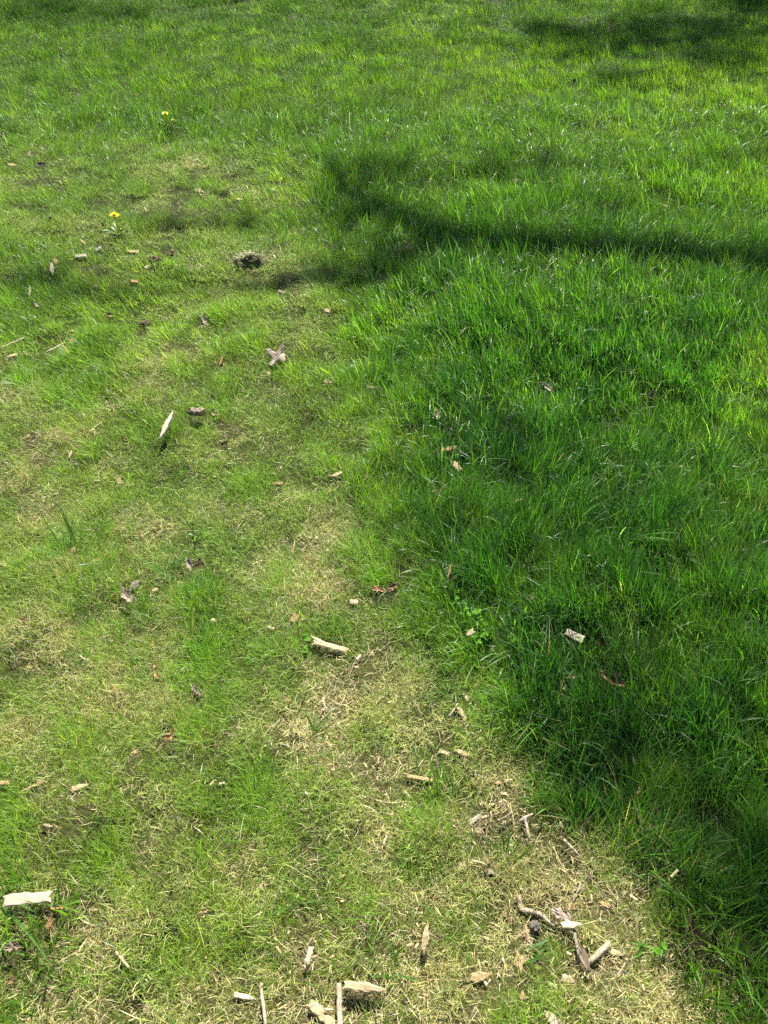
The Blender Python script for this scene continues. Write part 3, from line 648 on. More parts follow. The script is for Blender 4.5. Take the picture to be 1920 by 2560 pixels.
# fine short undergrowth that fills the turf between the blades
def build_under():
    N = 340; a = rng.uniform(0, 6.28, N); r_ = .055 * np.sqrt(rng.random(N)) * rng.uniform(.6, 1.2, N); x = np.cos(a) * r_; y = np.sin(a) * r_
    az = rng.uniform(0, 6.28, N); h = rng.lognormal(-3.95, .35, N)
    c = np.ones((N, 3)) * rng.lognormal(0, .28, (N, 1)) * (1 + rng.normal(0, .08, (N, 3)))
    global gz
    keep = gz; gz = lambda x, y: np.zeros(np.shape(x))
    t = blade_object("turf_undergrowth", x, y, h, rng.uniform(.0006, .0013, N), az, np.abs(rng.normal(.5, .35, N)), rng.normal(.7, .7, N), c, None, 3, zoff=.002)
    gz = keep
    m, n, out = new_mat("undergrowth")
    at_ = n.nodes.new("ShaderNodeAttribute"); at_.attribute_name = "tint"
    dr = n.nodes.new("ShaderNodeAttribute"); dr.attribute_type = 'INSTANCER'; dr.attribute_name = "dry"
    cr = n.nodes.new("ShaderNodeValToRGB"); e = cr.color_ramp.elements
    e[0].position = 0; e[0].color = (.026, .085, .009, 1); e[1].position = 1; e[1].color = (.42, .40, .165, 1)  # dark end lowered to put gap shade into the lush undergrowth
    e2 = cr.color_ramp.elements.new(.45); e2.color = (.165, .275, .033, 1)
    geo = n.nodes.new("ShaderNodeNewGeometry"); nz = n.nodes.new("ShaderNodeTexNoise"); nz.inputs["Scale"].default_value = 260; nz.inputs["Detail"].default_value = 1
    ad = n.nodes.new("ShaderNodeMath"); ad.operation = 'MULTIPLY_ADD'; ad.inputs[1].default_value = 1.3; 
    sb = n.nodes.new("ShaderNodeMath"); sb.operation = 'SUBTRACT'; sb.inputs[1].default_value = .6
    n.links.new(geo.outputs["Position"], nz.inputs["Vector"]); n.links.new(nz.outputs["Fac"], ad.inputs[0]); n.links.new(dr.outputs["Fac"], sb.inputs[0]); n.links.new(sb.outputs[0], ad.inputs[2]); n.links.new(ad.outputs[0], cr.inputs[0])
    mu = n.nodes.new("ShaderNodeMix"); mu.data_type = 'RGBA'; mu.blend_type = 'MULTIPLY'; mu.inputs[0].default_value = 1
    n.links.new(cr.outputs[0], mu.inputs[6]); n.links.new(at_.outputs["Color"], mu.inputs[7])
    p = n.nodes.new("ShaderNodeBsdfPrincipled"); p.inputs["Roughness"].default_value = .55; p.inputs["Specular IOR Level"].default_value = .2
    tr = n.nodes.new("ShaderNodeBsdfTranslucent"); mx = n.nodes.new("ShaderNodeMixShader"); mx.inputs[0].default_value = .45
    n.links.new(mu.outputs[2], p.inputs["Base Color"]); n.links.new(mu.outputs[2], tr.inputs["Color"]); n.links.new(p.outputs[0], mx.inputs[1]); n.links.new(tr.outputs[0], mx.inputs[2]); n.links.new(mx.outputs[0], out.inputs[0])
    t.data.materials.append(m)
    X, Y = [], []
    for a_, b_, dn in ((0, 1.6, 360), (1.6, 3.2, 230), (3.2, 5.2, 150), (5.2, 8.8, 110)):
        x, y, _, _ = scatter(a_, b_, dn, 0); X.append(x); Y.append(y)
    x = np.concatenate(X); y = np.concatenate(Y); k = (pit(x, y) < .35) & (vn(x, y, .055, 91) > .27); x, y = x[k], y[k]; Z = gz(x, y) - .002
    me = bpy.data.meshes.new("spots"); me.vertices.add(len(x)); me.vertices.foreach_set("co", np.stack([x, y, Z], 1).astype(np.float32).ravel()); me.update()
    D = dryness(x, y); L = lush(x, y)
    me.attributes.new("dry", 'FLOAT', 'POINT').data.foreach_set("value", np.clip(D * 1.0 + .28 - .4 * L + rng.normal(0, .06, len(x)), 0, 1).astype(np.float32))
    sc_ = rng.uniform(.8, 1.2, len(x)); wide = 1 + np.clip(y - 1.6, 0, 6) * .22
    S = np.stack([sc_ * wide, sc_ * wide, sc_ * (.85 + .2 * L) * (.3 + 1.55 * vn(x, y, .065, 81) ** 1.3) * (1 + np.clip(y - 3, 0, 4) * .2) * rng.uniform(.8, 1.2, len(x))], 1)
    me.attributes.new("size", 'FLOAT_VECTOR', 'POINT').data.foreach_set("vector", S.astype(np.float32).ravel())
    Rr = np.stack([rng.normal(0, .12, len(x)), rng.normal(0, .12, len(x)), rng.uniform(0, 6.28, len(x))], 1)
    me.attributes.new("turn", 'FLOAT_VECTOR', 'POINT').data.foreach_set("vector", Rr.astype(np.float32).ravel())
    o = bpy.data.objects.new("turf_undergrowth", me); C.objects.link(o)
    ng = bpy.data.node_groups.new("fill_turf", 'GeometryNodeTree')
    ng.interface.new_socket(name="Geometry", in_out='INPUT', socket_type='NodeSocketGeometry')
    ng.interface.new_socket(name="Geometry", in_out='OUTPUT', socket_type='NodeSocketGeometry')
    gi = ng.nodes.new("NodeGroupInput"); go = ng.nodes.new("NodeGroupOutput")
    iop = ng.nodes.new("GeometryNodeInstanceOnPoints"); oi = ng.nodes.new("GeometryNodeObjectInfo"); oi.inputs["Object"].default_value = t; oi.inputs["As Instance"].default_value = True
    for nm, sk in (("size", "Scale"), ("turn", "Rotation")):
        na = ng.nodes.new("GeometryNodeInputNamedAttribute"); na.data_type = 'FLOAT_VECTOR'; na.inputs["Name"].default_value = nm
        ng.links.new(na.outputs[0], iop.inputs[sk])
    ng.links.new(gi.outputs[0], iop.inputs["Points"]); ng.links.new(oi.outputs["Geometry"], iop.inputs["Instance"]); ng.links.new(iop.outputs[0], go.inputs[0])
    md = o.modifiers.new("turf", 'NODES'); md.node_group = ng
    t.location = (-.2, 1.0, gzf(-.2, 1.0))
    tag(t, "one pinch of fine short grass at the turf's foot", "grass", kind="stuff")
    tag(o, "fine short grass and moss filling the foot of the lawn", "grass", kind="stuff")
build_under()

# verge: the same lawn going on outside the surveyed part, one square of turf repeated
def build_verge():
    N = 5200; x = rng.uniform(-.5, .5, N); y = rng.uniform(-.5, .5, N); az = rng.uniform(0, 6.28, N)
    L = .6 + .4 * vn(x * 0 + x, y, .2, 5)
    col = grass_colour(x, y + 4, L, N)
    t = blade_object("surrounding_grass", x, y, (.03 + .04 * L) * rng.lognormal(0, .25, N), rng.uniform(.002, .005, N), az, np.abs(rng.normal(.35, .25, N)), np.abs(rng.normal(.6, .4, N)), col, M_GRASS, 2)
    pts = []
    for ix in range(-13, 14):
        for iy in range(-5, 22):
            X0, Y0 = ix, iy
            if -.2 < Y0 < 8.4 and abs(X0) + .5 < .74 + .44 * (Y0 - .5): continue
            pts.append((X0, Y0, 0))
    # drop tiles wholly over the surveyed ground only; the others may overlap its rim
    pts = [p_ for p_ in pts if not (abs(p_[0]) - .5 < .5 + .44 * (p_[1] - .5) and 0 <= p_[1] <= 8)]
    me = bpy.data.meshes.new("tiles"); me.from_pydata(pts, [], [])
    o = bpy.data.objects.new("surrounding_grass", me); C.objects.link(o)
    ng = bpy.data.node_groups.new("repeat_turf", 'GeometryNodeTree')
    ng.interface.new_socket(name="Geometry", in_out='INPUT', socket_type='NodeSocketGeometry')
    ng.interface.new_socket(name="Geometry", in_out='OUTPUT', socket_type='NodeSocketGeometry')
    gi = ng.nodes.new("NodeGroupInput"); go = ng.nodes.new("NodeGroupOutput")
    iop = ng.nodes.new("GeometryNodeInstanceOnPoints"); oi = ng.nodes.new("GeometryNodeObjectInfo"); oi.inputs["Object"].default_value = t
    oi.inputs["As Instance"].default_value = True
    rv = ng.nodes.new("FunctionNodeRandomValue"); rv.data_type = 'INT'
    rv.inputs[4].default_value = 0; rv.inputs[5].default_value = 3
    mm = ng.nodes.new("ShaderNodeMath"); mm.operation = 'MULTIPLY'; mm.inputs[1].default_value = math.pi / 2
    cx = ng.nodes.new("ShaderNodeCombineXYZ")
    ng.links.new(rv.outputs[2], mm.inputs[0]); ng.links.new(mm.outputs[0], cx.inputs[2]); ng.links.new(cx.outputs[0], iop.inputs["Rotation"])
    ng.links.new(gi.outputs[0], iop.inputs["Points"]); ng.links.new(oi.outputs["Geometry"], iop.inputs["Instance"]); ng.links.new(iop.outputs[0], go.inputs[0])
    md = o.modifiers.new("turf", 'NODES'); md.node_group = ng
    t.location = (0, -1, 0)
    tag(t, "patch of lawn behind the photographer", "grass", kind="stuff")
    tag(o, "lawn grass going on all round beyond the frame", "grass", kind="stuff")
build_verge()

# ------------------------------------------------------------------ litter builders
def chip_mesh(L, W, T, seed, point=.3, bend=.0, rag=.12):
    r = random.Random(seed); n_, k_ = 11, 10; vs_, fs = [], []
    jx = [[r.uniform(-rag, rag) * W for _ in range(k_)] for _ in range(2)]
    wob = [r.uniform(.84, 1.08) for _ in range(n_)]; off = [r.uniform(-.1, .1) for _ in range(n_)]
    pa, pb = r.random() < point, r.random() < point
    ang_w = [r.uniform(.82, 1.15) for _ in range(k_)]
    for i in range(n_):
        t = i / (n_ - 1); s = 1
        if pa and t < .35: s *= .35 + .65 * t / .35
        if pb and t > .6: s *= .3 + .7 * (1 - t) / .4
        for j in range(k_):
            a = 2 * math.pi * j / k_; ca_, sa = math.cos(a), math.sin(a)
            e = .55
            yy = math.copysign(abs(ca_) ** e, ca_) * W * .5 * s * wob[i] * ang_w[j] + off[i] * W * .6
            zz = math.copysign(abs(sa) ** e, sa) * T * .5 * (.6 + .4 * s) * r.uniform(.88, 1.1)
            xx = (t - .5) * L + (jx[0][j] * 1.3 if i == 0 else jx[1][j] * 1.3 if i == n_ - 1 else r.uniform(-.02, .02) * L)
            zz += bend * L * (1 - (2 * t - 1) ** 2)
            yy += bend * L * .6 * (1 - (2 * t - 1) ** 2)
            vs_.append((xx, yy, zz))
    for i in range(n_ - 1):
        for j in range(k_):
            a, b = i * k_ + j, i * k_ + (j + 1) % k_; fs.append((a, b, b + k_, a + k_))
    for i in (0, n_ - 1):
        c = len(vs_); ring = [i * k_ + j for j in range(k_)]
        cx = sum(vs_[q][0] for q in ring) / k_; vs_.append((cx, sum(vs_[q][1] for q in ring) / k_, sum(vs_[q][2] for q in ring) / k_))
        for j in range(k_): fs.append((ring[j], c, ring[(j + 1) % k_]) if i == 0 else (ring[(j + 1) % k_], c, ring[j]))
    return mesh_from(vs_, fs, False)

OAK = [(590, 345), (645, 345), (690, 318), (745, 350), (800, 385), (835, 370), (850, 325), (868, 270), (905, 250), (945, 212), (948, 265), (962, 320), (935, 370), (915, 420), (930, 450), (985, 470), (1010, 520), (1000, 590), (950, 570), (905, 540), (860, 548), (820, 575), (790, 625), (730, 668), (712, 645), (650, 622), (690, 590), (728, 560), (745, 515), (715, 470), (655, 445), (640, 385)]
def oak_mesh(L, W, thick=.0007):
    cx = sum(p[0] for p in OAK) / len(OAK); cy_ = sum(p[1] for p in OAK) / len(OAK)
    bm = bmesh.new(); k = 1 / 430
    f = bm.faces.new([bm.verts.new(((x - cx) * k * L, (cy_ - y) * k * W, 0)) for x, y in OAK][::-1])
    bmesh.ops.triangulate(bm, faces=[f]); bmesh.ops.subdivide_edges(bm, edges=bm.edges[:], cuts=2, use_grid_fill=True)
    g = bmesh.ops.extrude_face_region(bm, geom=bm.faces[:])
    for e in g['geom']:
        if isinstance(e, bmesh.types.BMVert): e.co.z -= thick
    for v in bm.verts:
        x, y = v.co.x / L, v.co.y / W; v.co.z += .10 * L * (x * x + .6 * y * y) * 2 + .012 * L * math.sin(14 * x + 6 * y) + .05 * L * abs(y - .7 * x)
    bmesh.ops.recalc_face_normals(bm, faces=bm.faces[:])
    me = bpy.data.meshes.new("leaf"); bm.to_mesh(me); bm.free(); me.polygons.foreach_set("use_smooth", [True] * len(me.polygons)); return me
def leaf_mesh(L, W, seed, shape="ovate", curl=.5, fold=.3, thick=.0006):
    if shape == "oak": return oak_mesh(L, W, thick)
    r = random.Random(seed); n_, k_ = 29, 9; top = []
    ph = r.uniform(0, 6); c1 = curl * r.uniform(.8, 1.2); f1 = fold * r.uniform(.8, 1.2)
    nl = []
    for i in range(n_):
        t = i / (n_ - 1)
        if shape == "oak":
            env = math.sin(math.pi * min(1, t * .95 + .05)) ** .5
            lob = abs(math.sin(math.pi * 3.0 * (t + .02)))
            wd = env * (.22 + .85 * lob ** .8)
        elif shape == "torn":
            wd = math.sin(math.pi * (t * .96 + .02)) ** .5 * (.75 + .5 * (vn(np.array([t * 9]), np.array([seed * 1.]), 1, 3)[0] - .5) * 2)
        else:
            wd = math.sin(math.pi * (t ** .8 * .97 + .015)) ** .8
        for j in range(k_):
            s = j / (k_ - 1) * 2 - 1
            side = 1 if s > 0 else .92
            yy = s * wd * W * .5 * side
            xx = (t - .5) * L + (abs(s) ** 1.5 * wd * .18 * L if shape == "oak" else 0)
            zz = abs(s) * wd * f1 * W * .5 + c1 * W * .35 * (2 * t - 1) ** 2 * (1 if (t > .5) else .5) + .05 * W * math.sin(9 * t + ph + 3 * s) + .03 * W * math.sin(21 * t + 5 * s)
            top.append(Vector((xx, yy, zz)))
    m_ = n_ * k_; vs_ = top + [v - Vector((0, 0, thick)) for v in top]; fs = []
    for i in range(n_ - 1):
        for j in range(k_ - 1):
            a = i * k_ + j; fs.append((a, a + k_, a + k_ + 1, a + 1)); fs.append((m_ + a, m_ + a + 1, m_ + a + k_ + 1, m_ + a + k_))
    rim = [j for j in range(k_)] + [i * k_ + k_ - 1 for i in range(1, n_)] + [(n_ - 1) * k_ + j for j in range(k_ - 2, -1, -1)] + [i * k_ for i in range(n_ - 2, 0, -1)]
    for q_ in range(len(rim)):
        a, b = rim[q_], rim[(q_ + 1) % len(rim)]; fs.append((a, b, m_ + b, m_ + a))
    return mesh_from(vs_, fs, True)

def tube_mesh(pts, rads, sides=8, seed=0, rough=.1):
    r = random.Random(seed); vs_, fs = [], []; n_ = len(pts)
    pts = [Vector(p) for p in pts]
    for i, p in enumerate(pts):
        d = (pts[min(i + 1, n_ - 1)] - pts[max(i - 1, 0)]).normalized()
        u_ = d.orthogonal().normalized() if abs(d.z) > .95 else d.cross(Vector((0, 0, 1))).normalized(); v_ = d.cross(u_)
        for j in range(sides):
            a = 2 * math.pi * j / sides; rr = rads[i] * (1 + r.uniform(-rough, rough))
            vs_.append(p + u_ * math.cos(a) * rr + v_ * math.sin(a) * rr)
    for i in range(n_ - 1):
        for j in range(sides):
            a, b = i * sides + j, i * sides + (j + 1) % sides; fs.append((a, b, b + sides, a + sides))
    fs.append(tuple(range(sides))[::-1]); fs.append(tuple((n_ - 1) * sides + j for j in range(sides)))
    return mesh_from(vs_, fs, True)

def frame(u, v, Lp, Wp, ang, tilt, zlift):
    """size and pose of a flat thing lying at a surveyed spot"""
    p0 = at(u, v); z = gzf(p0.x, p0.y) + zlift; p = at(u, v, z)
    d = depth(p); dep = math.atan2(CAM_H - z, p.y); t = R(tilt)
    f = max(math.sin(dep + t), .3); s = d / FPX
    e1, e2 = Vector((1, 0, 0)), Vector((0, math.cos(t), math.sin(t)))
    a = R(ang)
    vec = e1 * math.cos(a) + e2 * (math.sin(a) / f)
    L = Lp * s * vec.length; X_ = vec.normalized(); Zn = e1.cross(e2); Y_ = Zn.cross(X_)
    wa = math.hypot(Y_.x, (Y_.dot(e2)) * f)
    W = Wp * s / max(wa, .35)
    M = Matrix((X_, Y_, Zn)).transposed().to_4x4(); M.translation = p
    return M, L, W

def lift_for(x, y): 
    a = np.array([x]); b = np.array([y]); return .005 + .026 * float(lush(a, b)[0])
for k_i, it in enumerate(ITEMS):
    kind, u, v, Lp, Wp, ang, colr, tilt, label = it[:9]; ex = it[9] if len(it) > 9 else {}
    p0 = at(u, v); zl = ex['lift'] if 'lift' in ex else lift_for(p0.x, p0.y) + (.007 if kind == TWIG else 0)
    if kind == CHIP:
        M, L, W = frame(u, v, Lp, Wp, ang, tilt, zl)
        T = min(W, L) * ex.get('t', .26)
        o = link(ex.get('name', CHIP), chip_mesh(L, W, T, k_i, ex.get('point', .4), ex.get('bend', 0), ex.get('rag', .24)), MW[colr])
        o.matrix_world = M @ Matrix.Rotation(R(random.uniform(-12, 12)), 4, 'X')
        tag(o, label, ex.get('cat', "wood chip"), ex.get('group', "wood chips strewn over the lawn"))
    elif kind == LEAF:
        M, L, W = frame(u, v, Lp, Wp, ang, tilt, zl)
        o = link(LEAF, leaf_mesh(L, W, k_i, ex.get('shape', 'torn'), ex.get('curl', .6), ex.get('fold', .5)), ML[colr])
        o.matrix_world = M
        if Lp > 24 and ex.get('shape') != 'oak':
            mr = link("midrib", tube_mesh([(L * (t - .5), 0, .0006 + (ex.get('curl', .6) * W * .35 * (2 * t - 1) ** 2 * (1 if t > .5 else .5))) for t in [0, .2, .4, .6, .8, .95]], [.0011, .001, .0009, .0008, .0006, .0003], 6), ML[colr], o)
            if ex.get('stalk', True):
                link("stalk", tube_mesh([(-L * .5 - L * .2 * t, L * .04 * t * t, ex.get('curl', .6) * W * .17 - .002 * t) for t in [0, .3, .6, 1]], [.001, .0009, .0008, .0011], 6), ML[colr], o)
        tag(o, label, "leaf", "dead leaves scattered on the lawn")
    elif kind == TWIG:
        path = ex['path']; rp = Wp * .5
        P = []
        for k, (uu, vv) in enumerate(path):
            q0 = at(uu, vv); q1 = at(uu, vv, gzf(q0.x, q0.y) + zl + (ex.get('rise', 0) * k / (len(path) - 1))); P.append(q1)
        fine = []
        for k in range(len(P) - 1):
            nn = 3
            for q_ in range(nn): fine.append(P[k].lerp(P[k + 1], q_ / nn))
        fine.append(P[-1]); c = sum(fine, Vector()) / len(fine); s = depth(c) / FPX
        rr = random.Random(k_i)
        loc = [f - c + Vector([rr.uniform(-.15, .15) * rp * s for _ in range(3)]) for f in fine]
        nP = len(loc)
        rad = [rp * s * (1 - ex.get('taper', .4) * k / nP) * rr.uniform(.9, 1.15) for k in range(nP)]
        o = link(ex.get('name', TWIG), tube_mesh(loc, rad, 8, k_i), MW[colr]); o.location = c
        for (bi, du, dv, bl) in ex.get('side', []):
            q0 = loc[bi]; dirv = Vector((du, dv, .2)).normalized() * bl
            link("side_shoot", tube_mesh([q0, q0 + dirv * .5, q0 + dirv], [rad[bi] * .55, rad[bi] * .45, rad[bi] * .3], 6), MW[colr], o)
        tag(o, label, ex.get('cat', "twig"), ex.get('group', "twigs lying on the lawn"))
    else:
        M, L, W = frame(u, v, Lp, Wp, 0, 0, zl * .7)
        bm = bmesh.new(); bmesh.ops.create_icosphere(bm, subdivisions=3, radius=1)
        for vv in bm.verts:
            q_ = vv.co.copy(); nn = mnoise.fractal(q_ * 1.8 + Vector((k_i, 0, 0)), .8, 2.2, 4)
            vv.co = Vector((q_.x * L * .5, q_.y * min(W, L) * .5, q_.z * min(W, L) * .4)) * (1 + .45 * nn)
        me = bpy.data.meshes.new("clod"); bm.to_mesh(me); bm.free()
        o = link(ex.get('name', CLOD), me, MW[colr]); o.location = M.translation
        tag(o, label, ex.get('cat', "clump"), ex.get('group', "crumbly clumps lying on the lawn"))

# ------------------------------------------------------------------ coarse tufts, each blade its own part
def blade_mesh(h, wd, lean, curl, seed, segs=9):
    r = random.Random(seed); vs_, fs = [], []; px = pz = py = 0
    tw = r.uniform(-.9, .9); sway = r.uniform(-.3, .3)
    for k in range(segs + 1):
        t = k / segs
        if k:
            th = lean + curl * (t - .5 / segs); px += h / segs * math.sin(th); pz += h / segs * math.cos(th); py += h / segs * sway * t
        ww = wd * .5 * (min(1, .55 + t * 1.5) * (1 - t ** 3.0)) + .00006
        a = tw * t
        for s in (-1, 0, 1):
            dx, dy = -math.sin(a) * s * ww, math.cos(a) * s * ww
            vs_.append((px + dx * .6, py + dy, pz + abs(s) * ww * .35))
    for k in range(segs):
        for j in (0, 1):
            a = k * 3 + j; fs.append((a, a + 1, a + 4, a + 3))
    return mesh_from(vs_, fs, True)
TUFTS = [ # u, v of base, blades, length, width, heading (deg, 0 = right, 90 = away), spread, lean, label
 (1560, 1345, 34, .125, .0042, 38, 38, .75, "big coarse grass tuft with bright blades raked to the upper right", 0),
 (1840, 1190, 14, .10, .004, 60, 45, .6, "coarse grass tuft at the right edge level with the curled tan leaf", 0),
 (1330, 960, 12, .09, .0038, 75, 60, .5, "coarse grass tuft rising behind the pale pinkish leaf", 0),
 (1690, 900, 12, .10, .0038, 50, 50, .5, "coarse grass tuft beyond the curled tan leaf on the right", 0),
 (185, 1385, 16, .14, .0038, 110, 30, .7, "tall coarse grass tuft with long blades on the left side", 0),
 (420, 1440, 18, .10, .0042, 100, 75, .7, "coarse grass tuft beside the torn white and brown leaf", 0),
 (500, 1340, 10, .08, .0035, 80, 70, .6, "small coarse grass tuft above the torn white and brown leaf", 0),
 (1880, 1880, 13, .115, .0045, 160, 40, 1.0, "flattened pale blue green grass tuft at the right edge", 1),
 (1440, 1925, 8, .10, .0045, 50, 60, .9, "short tuft of bluish blades in the dark grass right of the dry turf", 1),
 (790, 1840, 10, .055, .0042, 70, 80, .6, "small dark broad bladed tuft in the middle of the dry turf", 0),
 (1262, 2140, 9, .085, .0052, 80, 45, .4, "dark tuft of broad blades beside the grey bark flake", 0),
 (1105, 1985, 8, .09, .0036, 85, 35, .3, "thin upright tuft beside the long half buried chip", 0),
 (0, 2245, 7, .15, .0055, -12, 14, 1.15, "broad grass blades bowing over the large pale bark slab", 0),
 (1790, 2260, 14, .10, .005, 120, 70, .8, "broad bladed tuft behind the upright dark leaf", 0),
 (1640, 2370, 9, .07, .0055, 150, 80, .9, "tuft of short wide blades left of the upright dark leaf", 0),
 (1850, 2180, 10, .10, .0052, 165, 60, 1.0, "wide bladed tuft sprawling left from the right edge", 0),
 (1330, 2400, 6, .06, .0052, 40, 35, .9, "bright broad blades leaning over below the ribbed grey cone", 0),
 (985, 2430, 8, .075, .004, 75, 70, .7, "green blades standing right of the lumpy pale chip", 0),
 (700, 640, 0, .0, .0, 0, 0, 0, "", 0),
 (930, 720, 16, .12, .0036, 90, 70, .45, "tall dark grass tuft in the branch shadow left of centre", 0),
 (1640, 590, 12, .10, .004, 90, 60, .4, "tuft of upright blades catching light below the branch shadow", 0),
 (1240, 1190, 12, .10, .0034, 80, 80, .6, "fine tall tuft right of the two tan chips in the lush grass", 0),
 (1130, 1750, 10, .09, .0035, 100, 90, .7, "tuft at the edge between dry turf and dark grass", 0),
]
for ti, (u, v, nb, hh, wd, hd, sp, ln, label, pale, *rr_) in enumerate(TUFTS):
    if not nb: continue
    p = at(u, v); p.z = gzf(p.x, p.y)
    root = empty("grass_tuft", p); tag(root, label, "grass tuft", "coarse grass tufts in the lawn")
    protos = [blade_mesh(hh * random.uniform(.6, 1.15), wd * random.uniform(.7, 1.1), ln * random.uniform(.5, 1.2), random.uniform(.1, 1.0), ti * 50 + k) for k in range(min(nb, 7))]
    for k in range(nb):
        b = link("blade", protos[k % len(protos)], M_BLADEP if (pale and k % 2) or (not pale and k % 6 == 5) else M_BLADE, root)
        r_ = random.uniform(0, rr_[0] if rr_ else .02); a = random.uniform(0, 6.28)
        b.location = (math.cos(a) * r_ * 1.4, math.sin(a) * r_, -.003)
        b.rotation_euler = (0, 0, R(hd + random.gauss(0, sp))); s = random.uniform(.7, 1.15); b.scale = (s, s, s)

def divot():
    """clod of turf: shade of its near side put into a dark soil colour, bleached grass hanging over its crest"""
    p = at(628, 672); z = gzf(p.x, p.y); root = empty("turf_divot", (p.x, p.y, z)); r = random.Random(3)
    tag(root, "turf clod with shade coloured into its near face and bleached grass on its crest, left of the branch shadow", "turf clod")
    bm = bmesh.new(); bmesh.ops.create_icosphere(bm, subdivisions=4, radius=1)
    for v in bm.verts:
        q = v.co.copy(); nn = mnoise.fractal(q * 2.3, .8, 2.2, 4); v.co = Vector((q.x * .064, q.y * .030, q.z * .029 * (1 + .25 * math.sin(q.x * 4 + 1)))) * (1 + .35 * nn)
    me = bpy.data.meshes.new("clod"); bm.to_mesh(me); bm.free(); o = link("shaded_lump", me, MW['soilshade'], root); o.location = (0, .012, .014)  # dark soil colour carries the shade of the side away from the sun
    n1 = [blade_mesh(.035, .0012, .5, 1.2, 900 + k, 5) for k in range(5)]; n2 = [blade_mesh(.05, .002, .2, .6, 950 + k, 6) for k in range(5)]
    for k in range(110):
        x = r.uniform(-.055, .06); b = link("dead_blade", n1[k % 5], M_DEAD, root); b.location = (x, .018 + r.uniform(-.012, .02), .040 + .008 * math.sin(x * 60 + 1) - abs(x) * .25)
        b.rotation_euler = (0, 0, r.uniform(0, 6.28)); b.scale = [r.uniform(.5, 1.1)] * 3
    for k in range(95):
        x = r.uniform(-.07, .07); b = link("blade", n2[k % 5], M_BLADE, root); b.location = (x, -.024 + r.uniform(-.012, .012), -.006)
        b.rotation_euler = (0, 0, r.uniform(0, 6.28)); b.scale = [r.uniform(.4, 1.0)] * 3
divot()

# ------------------------------------------------------------------ dandelions
def petal_disc(Rr, seed):
    r = random.Random(seed); vs_, fs = [], []
    for lay, (n_, rad, up) in enumerate([(46, 1.0, .12), (40, .8, .3), (32, .58, .5), (22, .34, .75)]):
        for k in range(n_):
            a = 2 * math.pi * (k + r.uniform(-.4, .4)) / n_; rr = Rr * rad * r.uniform(.88, 1.08); ww = Rr * .07
            u_ = Vector((math.cos(a), math.sin(a), 0)); t_ = Vector((-math.sin(a), math.cos(a), 0)); b = len(vs_)
            z1, z2 = Rr * up * .5, Rr * up * r.uniform(.7, 1.0)
            for p_ in (u_ * rr * .1 - t_ * ww * .4, u_ * rr * .1 + t_ * ww * .4, u_ * rr * .6 + t_ * ww + Vector((0, 0, z1)), u_ * rr + t_ * ww * .8 + Vector((0, 0, z2)), u_ * rr - t_ * ww * .8 + Vector((0, 0, z2)), u_ * rr * .6 - t_ * ww + Vector((0, 0, z1))):
                vs_.append(p_)
            fs += [(b, b + 1, b + 2, b + 5), (b + 5, b + 2, b + 3, b + 4)]
    return mesh_from(vs_, fs, False)
def cup_mesh(r0, h):
    prof = [(0, .12), (.15, .6), (.5, 1), (.85, .9), (1, 1.05)]
    return tube_mesh([(0, 0, h * t) for t, _ in prof], [r0 * q_ for _, q_ in prof], 14, 1, .06)
def toothed_leaf(L, W, seed):
    r = random.Random(seed); vs_, fs = [], []; n_ = 25
    for i in range(n_):
        t = i / (n_ - 1); env = (.25 + .75 * t) * (1 - t ** 6); tooth = 1 - ((t * 6) % 1) * .65
        wd = W * .5 * env * tooth + .0004
        z = .35 * L * math.sin(t * 2.2) * .5
        for s in (-1, 0, 1): vs_.append((t * L - (.04 * L if s else 0) * (1 - tooth), s * wd, z + abs(s) * wd * .3))
    for i in range(n_ - 1):
        for j in (0, 1):
            a = i * 3 + j; fs.append((a, a + 1, a + 4, a + 3))
    return mesh_from(vs_, fs, True)
def dandelion(ub, vb, uf, vf, zf, rad, label, buds=(), leaves=6, seed=1):
    p = at(ub, vb); p.z = gzf(p.x, p.y); f = at(uf, vf, p.z + zf)
    root = empty("dandelion", p); tag(root, label, "dandelion", "yellow dandelions on the left of the lawn")
    r = random.Random(seed)
    def flower(top, R0, opened=True):
        b0 = Vector((0, 0, 0)); mid = (b0 + top) / 2 + Vector((.004, 0, .004))
        link("stem", tube_mesh([b0, b0.lerp(mid, .5), mid, mid.lerp(top, .5), top], [.0022, .002, .0019, .0018, .0018], 8), M_STEM, root)
        c = link("calyx", cup_mesh(R0 * .34, R0 * .75), M_DGR, root); c.location = top
        if opened:
            h = link("flower_head", petal_disc(R0, seed), M_YEL, root); h.location = top + Vector((0, 0, R0 * .62)); h.rotation_euler = (R(r.uniform(-4, 12)), R(r.uniform(-6, 6)), 0)
        else:
            h = link("bud", petal_disc(R0 * .5, seed), M_YEL, root); h.location = top + Vector((0, 0, R0 * .7)); h.scale = (.8, .8, 1.8)
            bs = [link("bract", toothed_leaf(R0 * 1.1, R0 * .25, 3), M_DGR, root) for _ in range(5)]
            for k, b in enumerate(bs): b.location = top; b.rotation_euler = (0, R(25), k * 1.26)
    flower(f - p, rad)
    for (ub2, vb2, z2, r2, op) in buds:
        t = at(ub2, vb2, p.z + z2); flower(t - p, r2, op)
    for k in range(leaves):
        l = link("leaf", toothed_leaf(r.uniform(.05, .075), .016, k), M_DGR, root); l.location = (0, 0, .008); l.rotation_euler = (0, R(-18), k * 6.28 / leaves + r.uniform(-.3, .3))
dandelion(296, 585, 288, 545, .085, .0185, "nearer dandelion with an open yellow flower on a pale stem", [(304, 578, .045, .011, False)], 7, 1)
dandelion(422, 318, 414, 289, .09, .0155, "farther dandelion, open yellow flower with a smaller one beside it", [(432, 303, .06, .008, True)], 5, 2)

